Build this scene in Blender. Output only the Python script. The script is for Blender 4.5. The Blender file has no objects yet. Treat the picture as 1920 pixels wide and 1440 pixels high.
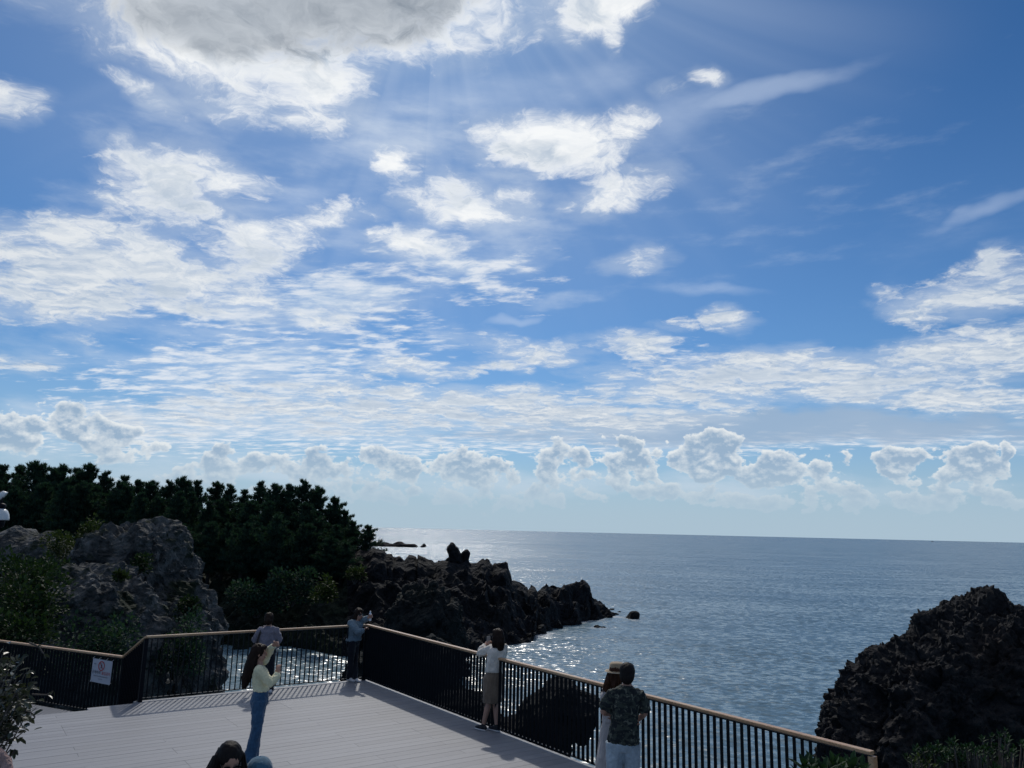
import bpy, bmesh, math, random
from math import radians as R_, sin, cos, pi
from mathutils import Vector, Matrix, noise
import numpy as np

scene = bpy.context.scene
COL = scene.collection

# ------------------------------------------------------------------ camera
CAM_H = 3.3
_p, _r = R_(10.78), R_(1.34)
_F = Vector((0, cos(_p), sin(_p)))
_R0 = Vector((1, 0, 0))
_U0 = Vector((0, -sin(_p), cos(_p)))
_R = _R0 * cos(_r) + _U0 * sin(_r)
_U = _U0 * cos(_r) - _R0 * sin(_r)
cam_data = bpy.data.cameras.new('camera')
cam = bpy.data.objects.new('camera', cam_data)
COL.objects.link(cam)
cam_data.sensor_width = 36.0
cam_data.lens = 36.0 * 1442 / 1920
cam_data.clip_start = 0.05
cam_data.clip_end = 60000
cam.matrix_world = Matrix(((_R.x, _U.x, -_F.x, 0), (_R.y, _U.y, -_F.y, 0),
                           (_R.z, _U.z, -_F.z, CAM_H), (0, 0, 0, 1)))
scene.camera = cam

# ------------------------------------------------------------------ colour management
vs = scene.view_settings
vs.view_transform = 'Standard'
vs.look = 'None'
vs.exposure = 0.0
vs.gamma = 1.0
vs.use_curve_mapping = False

# ------------------------------------------------------------------ sun
SUN_AZ, SUN_EL = -7.3, 44.0
sd = bpy.data.lights.new('sun', 'SUN')
sd.energy = 2.0
sd.angle = R_(1.5)
sd.color = (1.0, 0.95, 0.87)
sun = bpy.data.objects.new('sun', sd)
COL.objects.link(sun)
_sv = Vector((sin(R_(SUN_AZ)) * cos(R_(SUN_EL)), cos(R_(SUN_AZ)) * cos(R_(SUN_EL)), sin(R_(SUN_EL))))
sun.rotation_euler = _sv.to_track_quat('Z', 'Y').to_euler()
sun.location = (0, 0, 30)


# ------------------------------------------------------------------ node helper
class NT:
    def __init__(self, tree):
        self.t = tree
        self.t.nodes.clear()

    def n(self, kind, **kw):
        nd = self.t.nodes.new(kind)
        for k, v in kw.items():
            setattr(nd, k, v)
        return nd

    def put(self, sock, v):
        if hasattr(v, 'is_linked') or hasattr(v, 'is_output'):
            self.t.links.new(v, sock)
        elif v is not None:
            sock.default_value = v

    def m(self, op, a, b=None, c=None, clamp=False):
        nd = self.n('ShaderNodeMath', operation=op, use_clamp=clamp)
        for i, v in enumerate((a, b, c)):
            if v is not None:
                self.put(nd.inputs[i], v)
        return nd.outputs[0]

    def v(self, op, a, b=None, c=None, out=0):
        nd = self.n('ShaderNodeVectorMath', operation=op)
        for i, x in enumerate((a, b, c)):
            if x is not None:
                self.put(nd.inputs[i], x)
        return nd.outputs['Value'] if op in ('DOT_PRODUCT', 'LENGTH', 'DISTANCE') else nd.outputs[0]

    def xyz(self, x, y, z):
        nd = self.n('ShaderNodeCombineXYZ')
        for i, q in enumerate((x, y, z)):
            self.put(nd.inputs[i], q)
        return nd.outputs[0]

    def sep(self, v):
        nd = self.n('ShaderNodeSeparateXYZ')
        self.put(nd.inputs[0], v)
        return nd.outputs

    def noise(self, vec, scale=1.0, detail=4.0, rough=0.5, dist=0.0, lac=2.0, color=False, kind='FBM'):
        nd = self.n('ShaderNodeTexNoise')
        nd.noise_type = kind
        self.put(nd.inputs['Vector'], vec)
        nd.inputs['Scale'].default_value = scale
        nd.inputs['Detail'].default_value = detail
        nd.inputs['Roughness'].default_value = rough
        nd.inputs['Lacunarity'].default_value = lac
        nd.inputs['Distortion'].default_value = dist
        return nd.outputs['Color' if color else 'Fac']

    def ss(self, x, lo, hi, a=0.0, b=1.0, interp='SMOOTHSTEP'):
        nd = self.n('ShaderNodeMapRange', interpolation_type=interp)
        self.put(nd.inputs[0], x)
        for i, q in enumerate((lo, hi, a, b)):
            self.put(nd.inputs[i + 1], q)
        return nd.outputs[0]

    def mix(self, f, a, b, mode='MIX'):
        nd = self.n('ShaderNodeMix', data_type='RGBA', blend_type=mode)
        self.put(nd.inputs[0], f)
        for s, q in ((nd.inputs[6], a), (nd.inputs[7], b)):
            if isinstance(q, tuple) and len(q) == 3:
                q = q + (1.0,)
            self.put(s, q)
        return nd.outputs[2]

    def ramp(self, f, stops, interp='LINEAR'):
        nd = self.n('ShaderNodeValToRGB')
        cr = nd.color_ramp
        cr.interpolation = interp
        while len(cr.elements) < len(stops):
            cr.elements.new(0.5)
        for e, (pos, c) in zip(cr.elements, stops):
            e.position = pos
            e.color = c if len(c) == 4 else (*c, 1.0)
        self.put(nd.inputs[0], f)
        return nd.outputs[0]


# ------------------------------------------------------------------ sky with clouds
# cloud banks as ellipses on the sky: (azimuth, elevation, half width, half height, tilt, weight), all in degrees
PUFFS = [
    (-18.93, 36.72, 19.60, 5.85, 9.4, 2.00),
    (-4.28, 36.53, 5.61, 3.15, 14.3, 1.40),
    (1.48, 37.49, 3.99, 1.44, 5.9, 0.90),
    (0.61, 36.69, 2.61, 1.32, 10.7, 0.60),
    (-15.82, 30.39, 4.09, 2.38, 9.4, 1.00),
    (-23.67, 30.34, 4.30, 2.04, -8.1, 0.70),
    (3.84, 28.43, 6.82, 1.81, 3.9, 1.20),
    (1.28, 27.41, 4.26, 1.47, 8.4, 0.90),
    (-29.65, 16.43, 9.06, 3.10, 7.0, 1.50),
    (-19.92, 19.61, 4.15, 2.55, 16.7, 1.40),
    (-25.31, 22.50, 5.18, 2.13, -10.8, 1.30),
    (-12.66, 15.28, 2.76, 0.77, 9.4, 0.40),
    (20.93, 11.30, 12.18, 1.49, -6.2, 1.20),
    (-2.36, 8.73, 16.87, 1.59, 1.4, 1.20),
    (31.81, 12.28, 7.58, 1.53, 0.8, 1.20),
    (32.71, 15.90, 5.54, 1.41, 2.9, 1.00),
    (25.98, 9.75, 13.37, 0.93, -5.7, 1.20),
    (-19.61, 7.85, 9.02, 1.50, 8.2, 0.80),
    (-18.19, 37.47, 16.80, 5.18, 9.2, 1.60),
    (-16.07, 33.04, 5.38, 3.94, 11.5, 1.10),
    (-22.45, 32.88, 5.32, 3.23, 4.6, 1.10),
    (-10.33, 35.08, 6.39, 2.98, 18.0, 1.20),
    (-4.69, 35.86, 3.54, 2.61, 3.0, 1.00),
    (-15.42, 30.44, 2.46, 2.04, 13.9, 0.80),
    (-27.69, 32.92, 5.19, 1.90, -1.5, 0.90),
    (5.93, 36.95, 4.84, 1.76, 0.5, 1.10),
    (7.69, 35.59, 1.15, 1.08, -68.5, 0.50),
    (-35.77, 25.26, 1.32, 0.98, 15.8, 0.70),
    (-28.84, 24.51, 1.09, 0.72, 17.6, 0.50),
    (-27.83, 27.41, 1.98, 0.48, -13.7, 0.30),
    (-23.63, 23.52, 4.45, 1.85, -6.5, 1.00),
    (-26.16, 20.76, 5.11, 1.77, -7.7, 1.00),
    (-28.53, 20.64, 2.96, 0.86, 1.4, 0.70),
    (-30.71, 17.27, 6.97, 2.04, 5.6, 1.10),
    (-31.63, 14.69, 8.05, 2.20, 10.1, 1.30),
    (-20.60, 18.96, 4.11, 2.25, 18.4, 1.10),
    (-24.66, 16.54, 6.32, 2.14, 13.8, 1.10),
    (-22.05, 15.07, 4.29, 1.10, 2.0, 0.80),
    (-14.74, 22.30, 3.38, 0.89, 6.5, 0.70),
    (-4.99, 24.17, 4.60, 1.70, -9.2, 1.00),
    (-1.39, 24.02, 2.53, 0.91, 8.4, 0.70),
    (-9.11, 26.55, 1.76, 0.87, 5.1, 0.40),
    (3.41, 28.07, 6.39, 1.75, 5.8, 1.10),
    (7.25, 28.43, 2.54, 1.29, -2.8, 0.90),
    (-0.85, 27.00, 2.14, 1.47, 1.1, 0.50),
    (8.51, 25.84, 2.90, 1.48, 4.9, 0.55),
    (7.25, 24.40, 3.31, 1.13, 6.8, 0.70),
    (0.89, 25.93, 1.28, 0.44, 0.7, 0.50),
    (-7.33, 20.69, 3.72, 0.99, 3.6, 0.75),
    (9.70, 19.87, 1.86, 0.69, 5.2, 0.70),
    (15.27, 32.32, 1.48, 0.53, -17.7, 0.60),
    (12.55, 31.62, 1.21, 0.49, 10.0, 0.30),
    (16.49, 15.41, 1.82, 0.76, -11.3, 0.70),
    (12.43, 15.16, 1.49, 0.46, -2.0, 0.50),
    (1.57, 13.39, 5.30, 0.87, 0.8, 0.80),
    (8.85, 13.92, 3.98, 0.78, -0.9, 0.70),
    (-6.49, 11.67, 4.42, 0.71, 2.5, 0.80),
    (0.17, 11.98, 1.22, 0.40, 1.2, 0.50),
    (4.63, 12.63, 1.62, 0.36, 0.3, 0.50),
    (-2.40, 10.00, 4.84, 0.64, 1.6, 0.60),
    (3.24, 10.04, 3.62, 0.71, 0.7, 0.70),
    (17.28, 11.00, 9.14, 1.52, -4.2, 1.20),
    (11.96, 10.24, 4.62, 1.17, -0.9, 0.90),
    (3.66, 8.46, 13.14, 1.27, 2.5, 1.10),
    (-8.31, 8.31, 10.28, 1.41, 7.3, 1.10),
    (27.59, 9.66, 10.28, 0.78, -5.9, 1.10),
    (24.39, 11.11, 5.69, 0.65, -3.6, 0.80),
    (30.29, 12.26, 6.04, 1.24, 1.2, 1.00),
    (32.89, 11.15, 2.59, 0.74, -0.8, 0.60),
    (32.13, 16.15, 4.44, 1.35, 7.5, 0.90),
    (26.75, 16.59, 1.00, 0.35, -6.9, 0.30),
    (-12.27, 9.29, 2.70, 1.16, 3.2, 0.60),
    (-32.80, 9.72, 1.88, 0.60, 1.7, 0.70),
    (-30.05, 11.83, 1.23, 0.28, -0.9, 0.30),
]
VEILS = [
    (0.17, 3.47, 42.91, 1.33, 0.0, 1.00),
    (-24.39, 3.86, 16.93, 1.43, 3.0, 0.80),
    (-22.30, 24.81, 12.59, 4.83, 19.0, 0.35),
    (-25.23, 12.11, 11.32, 2.16, 6.7, 0.60),
    (-12.73, 16.43, 11.95, 3.07, 9.3, 0.50),
    (7.64, 6.93, 19.36, 1.57, 0.1, 0.80),
    (-1.55, 22.11, 9.64, 4.23, 11.6, 0.75),
    (-9.02, 28.36, 10.17, 2.14, 11.0, 0.60),
    (6.41, 25.91, 5.47, 2.58, -2.1, 0.55),
    (-16.60, 20.96, 7.83, 1.85, 6.7, 0.40),
    (-4.80, 19.68, 6.22, 2.71, -2.0, 0.60),
    (-0.80, 25.53, 11.82, 4.51, 13.3, 0.35),
    (-18.78, 10.93, 11.10, 3.02, 8.9, 0.70),
    (-32.96, 20.34, 3.94, 1.16, 2.8, 0.60),
    (-11.52, 28.12, 10.90, 2.49, 10.5, 0.35),
    (17.70, 22.67, 12.40, 4.41, 3.1, 0.12),
    (-21.26, 6.61, 14.93, 2.21, 3.7, 0.80),
    (1.69, 6.65, 23.77, 1.18, 0.8, 0.70),
    (25.81, 7.07, 15.71, 1.43, -2.1, 0.70),
    (32.06, 15.32, 4.73, 1.69, 5.8, 0.40),
    (-14.43, 12.82, 10.08, 2.31, 10.3, 0.30),
    (3.97, 17.36, 4.93, 0.63, 1.9, 0.45),
    (-36.26, 30.33, 1.93, 1.62, 49.1, 0.30),
]
HEAPS = [
    (-32.67, 5.19, 2.15, 1.49, -4.5, 1.10),
    (-28.92, 6.02, 2.67, 1.63, -15.0, 1.20),
    (-26.45, 4.98, 1.60, 0.92, 2.9, 0.50),
    (-20.47, 3.63, 2.96, 1.10, 2.4, 0.80),
    (-14.38, 3.98, 3.54, 1.37, 2.1, 0.90),
    (-8.71, 4.66, 1.63, 1.32, 0.2, 0.90),
    (-3.73, 4.59, 3.36, 1.33, -3.4, 1.10),
    (-0.83, 4.11, 0.95, 0.63, 1.3, 0.40),
    (3.51, 4.52, 1.97, 1.64, 1.8, 0.80),
    (9.07, 5.07, 2.55, 1.94, 1.7, 1.20),
    (14.23, 5.71, 2.33, 1.97, 14.2, 1.30),
    (18.51, 4.64, 4.44, 1.42, 0.0, 1.20),
    (21.83, 4.40, 1.37, 1.09, 3.9, 0.70),
    (26.80, 4.85, 1.53, 1.40, 13.6, 1.00),
    (31.21, 4.76, 2.88, 1.42, -5.4, 1.20),
    (33.78, 5.49, 1.19, 0.61, 84.1, 0.60),
    (-24.27, 2.62, 5.96, 0.78, 2.5, 0.55),
    (-11.84, 2.47, 8.35, 0.84, 1.8, 0.55),
    (1.77, 2.61, 7.07, 0.86, 1.2, 0.50),
    (6.85, 3.60, 3.11, 0.78, 0.9, 0.50),
    (15.20, 2.94, 10.88, 0.75, 0.5, 0.60),
    (28.69, 2.82, 8.35, 0.75, -0.1, 0.60),
    (-16.60, 1.82, 4.35, 0.60, 1.9, 0.40),
]
SHADES = [
    (-18.75, 35.19, 13.59, 2.82, 9.4, 1.50),
    (-9.52, 35.82, 6.43, 1.96, 17.6, 1.00),
    (17.17, 7.66, 22.66, 1.44, -1.3, 1.50),
    (-18.86, 36.11, 12.33, 3.26, 6.9, 1.30),
    (-9.59, 36.77, 5.23, 1.91, 11.7, 0.70),
    (-24.96, 34.53, 5.23, 1.85, 6.2, 0.70),
    (22.51, 7.91, 15.99, 1.10, -2.1, 1.00),
    (3.68, 6.69, 11.88, 0.79, 0.7, 0.70),
    (-25.76, 17.09, 4.47, 1.28, 9.2, 0.50),
    (-29.47, 14.89, 5.12, 0.90, 9.4, 0.50),
]
RIPPLES = [
    (-13.90, 16.33, 5.89, 2.22, 9.0, 1.20),
    (-21.27, 14.43, 4.69, 1.11, 2.5, 0.60),
    (-18.78, 10.93, 10.73, 2.26, 8.9, 0.90),
    (-10.55, 13.10, 4.76, 1.56, 9.5, 0.60),
    (-22.09, 8.03, 6.99, 1.33, 4.5, 0.50),
    (-4.35, 18.92, 6.21, 2.14, -3.2, 0.55),
    (-21.20, 5.87, 10.57, 1.33, 3.5, 0.70),
    (-2.28, 6.16, 16.73, 0.79, 1.3, 0.70),
    (24.14, 6.58, 13.01, 0.65, 0.5, 0.70),
    (11.61, 13.36, 2.35, 0.78, -1.4, 0.40),
]
STREAKS = [
    (19.99, 30.64, 8.58, 1.03, 6.3, 1.10),
    (13.54, 29.65, 5.56, 2.15, 10.6, 0.80),
    (33.16, 21.00, 3.80, 0.73, 19.9, 0.80),
    (6.39, 32.65, 6.02, 1.37, 2.2, 0.50),
    (-3.99, 30.48, 11.24, 1.76, 8.6, 0.70),
    (-0.12, 15.54, 2.87, 0.40, 14.7, 0.90),
    (-11.46, 27.41, 10.87, 1.07, 8.8, 0.50),
    (-16.82, 23.51, 4.75, 1.08, 20.2, 0.50),
    (31.48, 19.47, 6.05, 2.02, 0.7, 0.10),
    (14.83, 17.66, 4.65, 0.53, -7.2, 0.60),
]


def build_sky():
    w = bpy.data.worlds.new('World')
    scene.world = w
    w.use_nodes = True
    N = NT(w.node_tree)
    tc = N.n('ShaderNodeTexCoord')
    D = N.v('NORMALIZE', tc.outputs['Generated'])
    dx, dy, dz = N.sep(D)
    az = N.m('MULTIPLY', N.m('ARCTAN2', dx, dy), 180 / pi)
    el = N.m('MULTIPLY', N.m('ARCSINE', dz), 180 / pi)
    dzc = N.m('MAXIMUM', dz, 0.0)
    # gently bend the sky coordinates so that no bank keeps a clean elliptical edge
    wn = N.noise(D, 9.0, 3.0, 0.5, color=True)
    wv = N.v('SUBTRACT', wn, (0.5, 0.5, 0.5))
    wx, wy, wz = N.sep(wv)
    azw = N.m('MULTIPLY_ADD', wx, 7.0, az)
    elw = N.m('MULTIPLY_ADD', wy, 3.2, el)
    V1 = N.xyz(N.m('MULTIPLY', azw, azw), N.m('MULTIPLY', azw, elw), N.m('MULTIPLY', elw, elw))
    V2 = N.xyz(azw, elw, 1.0)

    def field(table):
        acc = None
        for a0, e0, rx, ry, t, s in table:
            c, sn = cos(R_(t)), sin(R_(t))
            A = c * c / rx ** 2 + sn * sn / ry ** 2
            B = 2 * c * sn * (1 / rx ** 2 - 1 / ry ** 2)
            Cc = sn * sn / rx ** 2 + c * c / ry ** 2
            Dd = -2 * A * a0 - B * e0
            E = -2 * Cc * e0 - B * a0
            Fq = A * a0 * a0 + B * a0 * e0 + Cc * e0 * e0
            q = N.m('ADD', N.v('DOT_PRODUCT', V1, (-s * A, -s * B, -s * Cc)),
                    N.v('DOT_PRODUCT', V2, (-s * Dd, -s * E, s * (1 - Fq))))
            acc = q if acc is None else N.m('MAXIMUM', acc, q)
        return N.m('MAXIMUM', acc, -3.0)

    # --- clear sky
    sky = N.n('ShaderNodeTexSky', sky_type='NISHITA')
    sky.sun_disc = False
    sky.sun_elevation = R_(SUN_EL)
    sky.sun_rotation = R_(SUN_AZ)
    sky.altitude = 0.0
    sky.air_density = 1.0
    sky.dust_density = 0.25
    sky.ozone_density = 3.0
    base = N.v('MULTIPLY', sky.outputs[0], (0.037, 0.058, 0.077))

    # deeper blue high up, away from the sun
    base = N.mix(N.m('MULTIPLY', N.ss(el, 13.0, 34.0), N.ss(az, -12.0, 34.0)), base, N.v('MULTIPLY', base, (0.62, 0.79, 0.87)))

    # --- projected cloud-deck coordinates (flatten with distance)
    den = N.m('ADD', dzc, 0.10)
    px = N.m('DIVIDE', dx, den)
    py = N.m('DIVIDE', dy, den)
    P = N.xyz(px, py, 0.0)
    Pw = N.v('ADD', P, N.v('SCALE', wv, None))
    Pw.node.inputs[1].links[0].from_node.inputs['Scale'].default_value = 0.16

    # fine curl so that the edges fray into wisps
    cn = N.v('SUBTRACT', N.noise(Pw, 9.0, 4.0, 0.6, color=True), (0.5, 0.5, 0.5))
    Pf = N.v('MULTIPLY_ADD', cn, (0.16, 0.10, 0.0), Pw)
    # --- puffs: bright broken banks
    fA = field(PUFFS)
    nA = N.noise(Pf, 5.0, 11.0, 0.66)
    nA2 = N.noise(N.v('ADD', Pf, (0.0, 0.03, 0.0)), 5.0, 7.0, 0.64)
    nS = N.noise(Pf, 13.0, 6.0, 0.62)
    aA = N.m('ADD', fA, N.m('MULTIPLY_ADD', nA, 7.5, -3.75))
    dA = N.ss(aA, -0.35, 1.35)
    skirt = N.m('MULTIPLY', N.ss(N.m('ADD', fA, N.m('MULTIPLY_ADD', N.noise(Pf, 2.6, 7.0, 0.6), 7.0, -3.5)), -1.3, 1.0), 0.34)
    thickA = N.m('MULTIPLY', N.ss(aA, 0.5, 1.7), N.ss(N.noise(N.v('ADD', Pf, (5.0, 2.0, 1.0)), 4.2, 5.0, 0.58), 0.40, 0.62))
    reliefA = N.m('MULTIPLY', N.m('SUBTRACT', nA, nA2), 3.2)

    # --- ripples: mackerel fields
    fR = field(RIPPLES)
    rp = N.xyz(N.m('MULTIPLY_ADD', px, 0.75, N.m('MULTIPLY', py, 0.25)), N.m('MULTIPLY', py, 1.35), 0.0)
    nR = N.noise(N.v('ADD', rp, N.v('SCALE', wv, None)), 9.0, 6.0, 0.62)
    nR.node.inputs[0].links[0].from_node.inputs[1].links[0].from_node.inputs['Scale'].default_value = 0.12
    aR = N.m('ADD', fR, N.m('MULTIPLY_ADD', nR, 6.0, -2.9))
    dR = N.ss(aR, -0.2, 1.3)

    # --- veils and streaks: thin high cloud
    fV = field(VEILS)
    vp = N.xyz(N.m('MULTIPLY', az, 0.045), N.m('MULTIPLY', el, 0.16), N.m('MULTIPLY', wz, 0.35))
    nV = N.noise(vp, 3.0, 6.0, 0.58)
    dV = N.m('MULTIPLY', N.ss(N.m('ADD', fV, N.m('MULTIPLY_ADD', nV, 2.6, -1.5)), -0.2, 1.4), 0.66)
    fS = field(STREAKS)
    dS = N.m('MULTIPLY', N.ss(N.m('ADD', fS, N.m('MULTIPLY_ADD', nV, 1.2, -0.75)), -0.3, 1.1), 0.36)

    # --- heaps: far cumulus row standing on the horizon
    fH = field(HEAPS)
    hp = N.xyz(N.m('MULTIPLY', az, 0.20), N.m('MULTIPLY', el, 0.26), N.m('MULTIPLY', wz, 0.4))
    nH = N.noise(hp, 3.0, 9.0, 0.56)
    nH2 = N.noise(N.v('ADD', hp, (0.02, 0.07, 0.0)), 3.0, 6.0, 0.56)
    aH = N.m('ADD', fH, N.m('MULTIPLY_ADD', nH, 5.6, -2.75))
    dH = N.ss(aH, 0.0, 0.40)
    reliefH = N.m('MULTIPLY', N.m('SUBTRACT', nH, nH2), 4.5)

    # --- grey undersides
    fG = field(SHADES)
    dG = N.ss(N.m('ADD', fG, N.m('MULTIPLY_ADD', nA, 1.6, -0.85)), -0.1, 1.0)

    # --- how near the hidden sun: backlit rims burn out
    sdir = (_sv.x, _sv.y, _sv.z)
    cs = N.v('DOT_PRODUCT', D, sdir)
    near = N.ss(cs, 0.80, 0.995)

    # --- compose from the back to the front
    hz = N.ss(el, 0.0, 14.0)
    col = N.mix(N.m('MULTIPLY', N.m('SUBTRACT', 1.0, hz), 0.60), base, (0.36, 0.50, 0.66))
    col = N.mix(N.m('MULTIPLY', near, 0.10), col, (0.75, 0.85, 1.0))
    # light shafts fanning out from the hidden sun
    ax = N.m('ARCTAN2', N.m('SUBTRACT', az, SUN_AZ), N.m('SUBTRACT', el, SUN_EL))
    shaft = N.noise(N.xyz(N.m('MULTIPLY', ax, 3.0), 0.0, 0.0), 2.0, 3.0, 0.5)
    col = N.mix(N.m('MULTIPLY', N.ss(shaft, 0.42, 0.68), N.m('MULTIPLY', N.ss(cs, 0.80, 0.97), 0.09)), col, (0.80, 0.88, 0.98))
    col = N.mix(dS, col, (0.62, 0.72, 0.88))
    col = N.mix(dV, col, (0.68, 0.76, 0.86))
    # ripple
    cR = N.mix(N.ss(nR, 0.42, 0.66), (0.55, 0.66, 0.80), (0.88, 0.90, 0.92))
    col = N.mix(N.m('MULTIPLY', dR, 0.74), col, cR)
    # grey sheets behind the puffs
    col = N.mix(N.m('MULTIPLY', dG, N.ss(el, 14.0, 22.0, 0.85, 0.0)), col, (0.33, 0.45, 0.61))
    # puffs, each in a skirt of thin cloud
    col = N.mix(skirt, col, (0.60, 0.68, 0.78))
    lightA = N.m('ADD', N.m('MULTIPLY_ADD', nS, 1.5, -0.12), N.m('MULTIPLY', reliefA, 1.5))
    cA = N.mix(N.m('MAXIMUM', N.m('MINIMUM', lightA, 1.0), 0.0), (0.42, 0.52, 0.66), (0.79, 0.82, 0.84))
    cA = N.mix(N.m('MULTIPLY', thickA, 0.80), cA, N.mix(nS, (0.36, 0.46, 0.60), (0.66, 0.73, 0.80)))
    cA = N.mix(N.m('MULTIPLY', N.m('SUBTRACT', 1.0, thickA), N.m('MULTIPLY', near, 0.9)), cA, (1.06, 1.06, 1.04))
    col = N.mix(N.m('MULTIPLY', dA, 0.91), col, cA)
    # heavy grey core in the bank that hides the sun
    core = N.m('MULTIPLY', N.ss(N.m('ADD', fG, N.m('MULTIPLY_ADD', nA, 5.0, -2.5)), -0.8, 1.15), N.ss(el, 21.0, 27.0))
    col = N.mix(N.m('MULTIPLY', core, 0.95), col, N.mix(N.ss(N.m('ADD', N.m('MULTIPLY', N.noise(Pf, 2.4, 5.0, 0.5), 0.65), N.m('MULTIPLY', nS, 0.35)), 0.36, 0.62), (0.19, 0.232, 0.29), (0.49, 0.535, 0.59)))
    # heaps
    rimH = N.m('SUBTRACT', 1.0, N.ss(aH, 0.05, 0.95))
    lightH = N.m('ADD', N.m('MULTIPLY_ADD', rimH, 0.80, 0.14), reliefH)
    cH = N.mix(N.m('MAXIMUM', N.m('MINIMUM', lightH, 1.0), 0.0), (0.31, 0.435, 0.585), (0.79, 0.83, 0.85))
    cH = N.mix(N.ss(el, 0.5, 6.0, 0.85, 0.0), cH, (0.46, 0.58, 0.68))
    col = N.mix(N.m('MULTIPLY', dH, N.ss(el, 0.8, 3.5, 0.55, 0.96)), col, cH)
    # added glow above the frame around the cloud-hidden sun, softens the deck shadows
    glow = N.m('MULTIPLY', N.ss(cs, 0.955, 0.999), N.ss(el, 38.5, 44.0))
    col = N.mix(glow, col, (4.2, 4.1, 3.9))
    # unseen bright cloud added overhead and behind as fill light for the deck
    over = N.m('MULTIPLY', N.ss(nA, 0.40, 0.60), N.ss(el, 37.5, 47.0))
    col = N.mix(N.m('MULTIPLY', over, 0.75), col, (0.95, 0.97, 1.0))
    # haze on the horizon
    col = N.mix(N.ss(el, 0.0, 6.0, 0.84, 0.0), col, (0.41, 0.535, 0.64))

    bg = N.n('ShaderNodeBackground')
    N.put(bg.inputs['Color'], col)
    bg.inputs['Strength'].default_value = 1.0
    out = N.n('ShaderNodeOutputWorld')
    N.t.links.new(bg.outputs[0], out.inputs[0])
    w.cycles.sampling_method = 'MANUAL'
    w.cycles.sample_map_resolution = 512


build_sky()

# ------------------------------------------------------------------ object helpers
def link(name, me, mat=None, parent=None):
    o = bpy.data.objects.new(name, me)
    COL.objects.link(o)
    if mat is not None and me is not None:
        for m in (mat if isinstance(mat, (list, tuple)) else [mat]):
            me.materials.append(m)
    if parent is not None:
        o.parent = parent
    return o


def tag(o, label=None, cat=None, group=None, kind=None):
    if label:
        o['label'] = label
    if cat:
        o['category'] = cat
    if group:
        o['group'] = group
    if kind:
        o['kind'] = kind
    return o


def empty(name, loc=(0, 0, 0), rz=0.0):
    o = bpy.data.objects.new(name, None)
    o.empty_display_size = 0.2
    COL.objects.link(o)
    o.location = loc
    o.rotation_euler = (0, 0, rz)
    return o


def mesh(name, verts, faces, smooth=False):
    me = bpy.data.meshes.new(name)
    me.from_pydata([tuple(v) for v in verts], [], [tuple(f) for f in faces])
    me.update()
    if smooth:
        me.polygons.foreach_set('use_smooth', [True] * len(me.polygons))
    return me


class MB:
    """collects boxes, bars and tubes into one mesh"""

    def __init__(self):
        self.v, self.f = [], []

    def add(self, vs_, fs):
        k = len(self.v)
        self.v += [tuple(q) for q in vs_]
        self.f += [tuple(i + k for i in q) for q in fs]

    def box(self, c, s, rz=0.0, mat=None):
        c = Vector(c)
        M = mat if mat is not None else Matrix.Rotation(rz, 3, 'Z')
        vs_ = [c + M @ Vector((sx * s[0] / 2, sy * s[1] / 2, sz * s[2] / 2)) for sx in (-1, 1) for sy in (-1, 1) for sz in (-1, 1)]
        self.add(vs_, [(0, 1, 3, 2), (4, 6, 7, 5), (0, 4, 5, 1), (2, 3, 7, 6), (0, 2, 6, 4), (1, 5, 7, 3)])

    def beam(self, a, b, w, h, up=(0, 0, 1), ch=0.0):
        """rectangular bar from a to b, w across, h along up, with chamfered long edges"""
        a, b = Vector(a), Vector(b)
        d = (b - a).normalized()
        side = d.cross(Vector(up)).normalized()
        u = side.cross(d)
        hw, hh = w / 2, h / 2
        if ch:
            pr = [(-hw + ch, -hh), (hw - ch, -hh), (hw, -hh + ch), (hw, hh - ch), (hw - ch, hh), (-hw + ch, hh), (-hw, hh - ch), (-hw, -hh + ch)]
        else:
            pr = [(-hw, -hh), (hw, -hh), (hw, hh), (-hw, hh)]
        n = len(pr)
        vs_ = [p + side * x + u * y for p in (a, b) for x, y in pr]
        fs = [(i, (i + 1) % n, n + (i + 1) % n, n + i) for i in range(n)]
        fs += [tuple(range(n))[::-1], tuple(range(n, 2 * n))]
        self.add(vs_, fs)

    def tube(self, pts, rad, n=8, cap=True):
        pts = [Vector(p) for p in pts]
        rad = rad if isinstance(rad, (list, tuple)) else [rad] * len(pts)
        vs_, fs = [], []
        ref = Vector((0.31, 0.17, 0.93))
        for i, p in enumerate(pts):
            d = (pts[min(i + 1, len(pts) - 1)] - pts[max(i - 1, 0)]).normalized()
            s = d.cross(ref)
            if s.length < 1e-4:
                s = d.cross(Vector((1, 0, 0)))
            s.normalize()
            u = s.cross(d)
            for k in range(n):
                a = 2 * pi * k / n
                vs_.append(p + (s * cos(a) + u * sin(a)) * rad[i])
        for i in range(len(pts) - 1):
            for k in range(n):
                fs.append((i * n + k, i * n + (k + 1) % n, (i + 1) * n + (k + 1) % n, (i + 1) * n + k))
        if cap:
            fs.append(tuple(range(n))[::-1])
            fs.append(tuple(range((len(pts) - 1) * n, len(pts) * n)))
        self.add(vs_, fs)

    def lathe(self, c, prof, n=16, sx=1.0, sy=1.0):
        c = Vector(c)
        vs_, fs = [], []
        for r, z in prof:
            for k in range(n):
                a = 2 * pi * k / n
                vs_.append(c + Vector((r * cos(a) * sx, r * sin(a) * sy, z)))
        for i in range(len(prof) - 1):
            for k in range(n):
                fs.append((i * n + k, i * n + (k + 1) % n, (i + 1) * n + (k + 1) % n, (i + 1) * n + k))
        fs.append(tuple(range(n))[::-1])
        fs.append(tuple(range((len(prof) - 1) * n, len(prof) * n)))
        self.add(vs_, fs)

    def build(self, name, mat=None, parent=None, smooth=False):
        return link(name, mesh(name, self.v, self.f, smooth), mat, parent)


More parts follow.
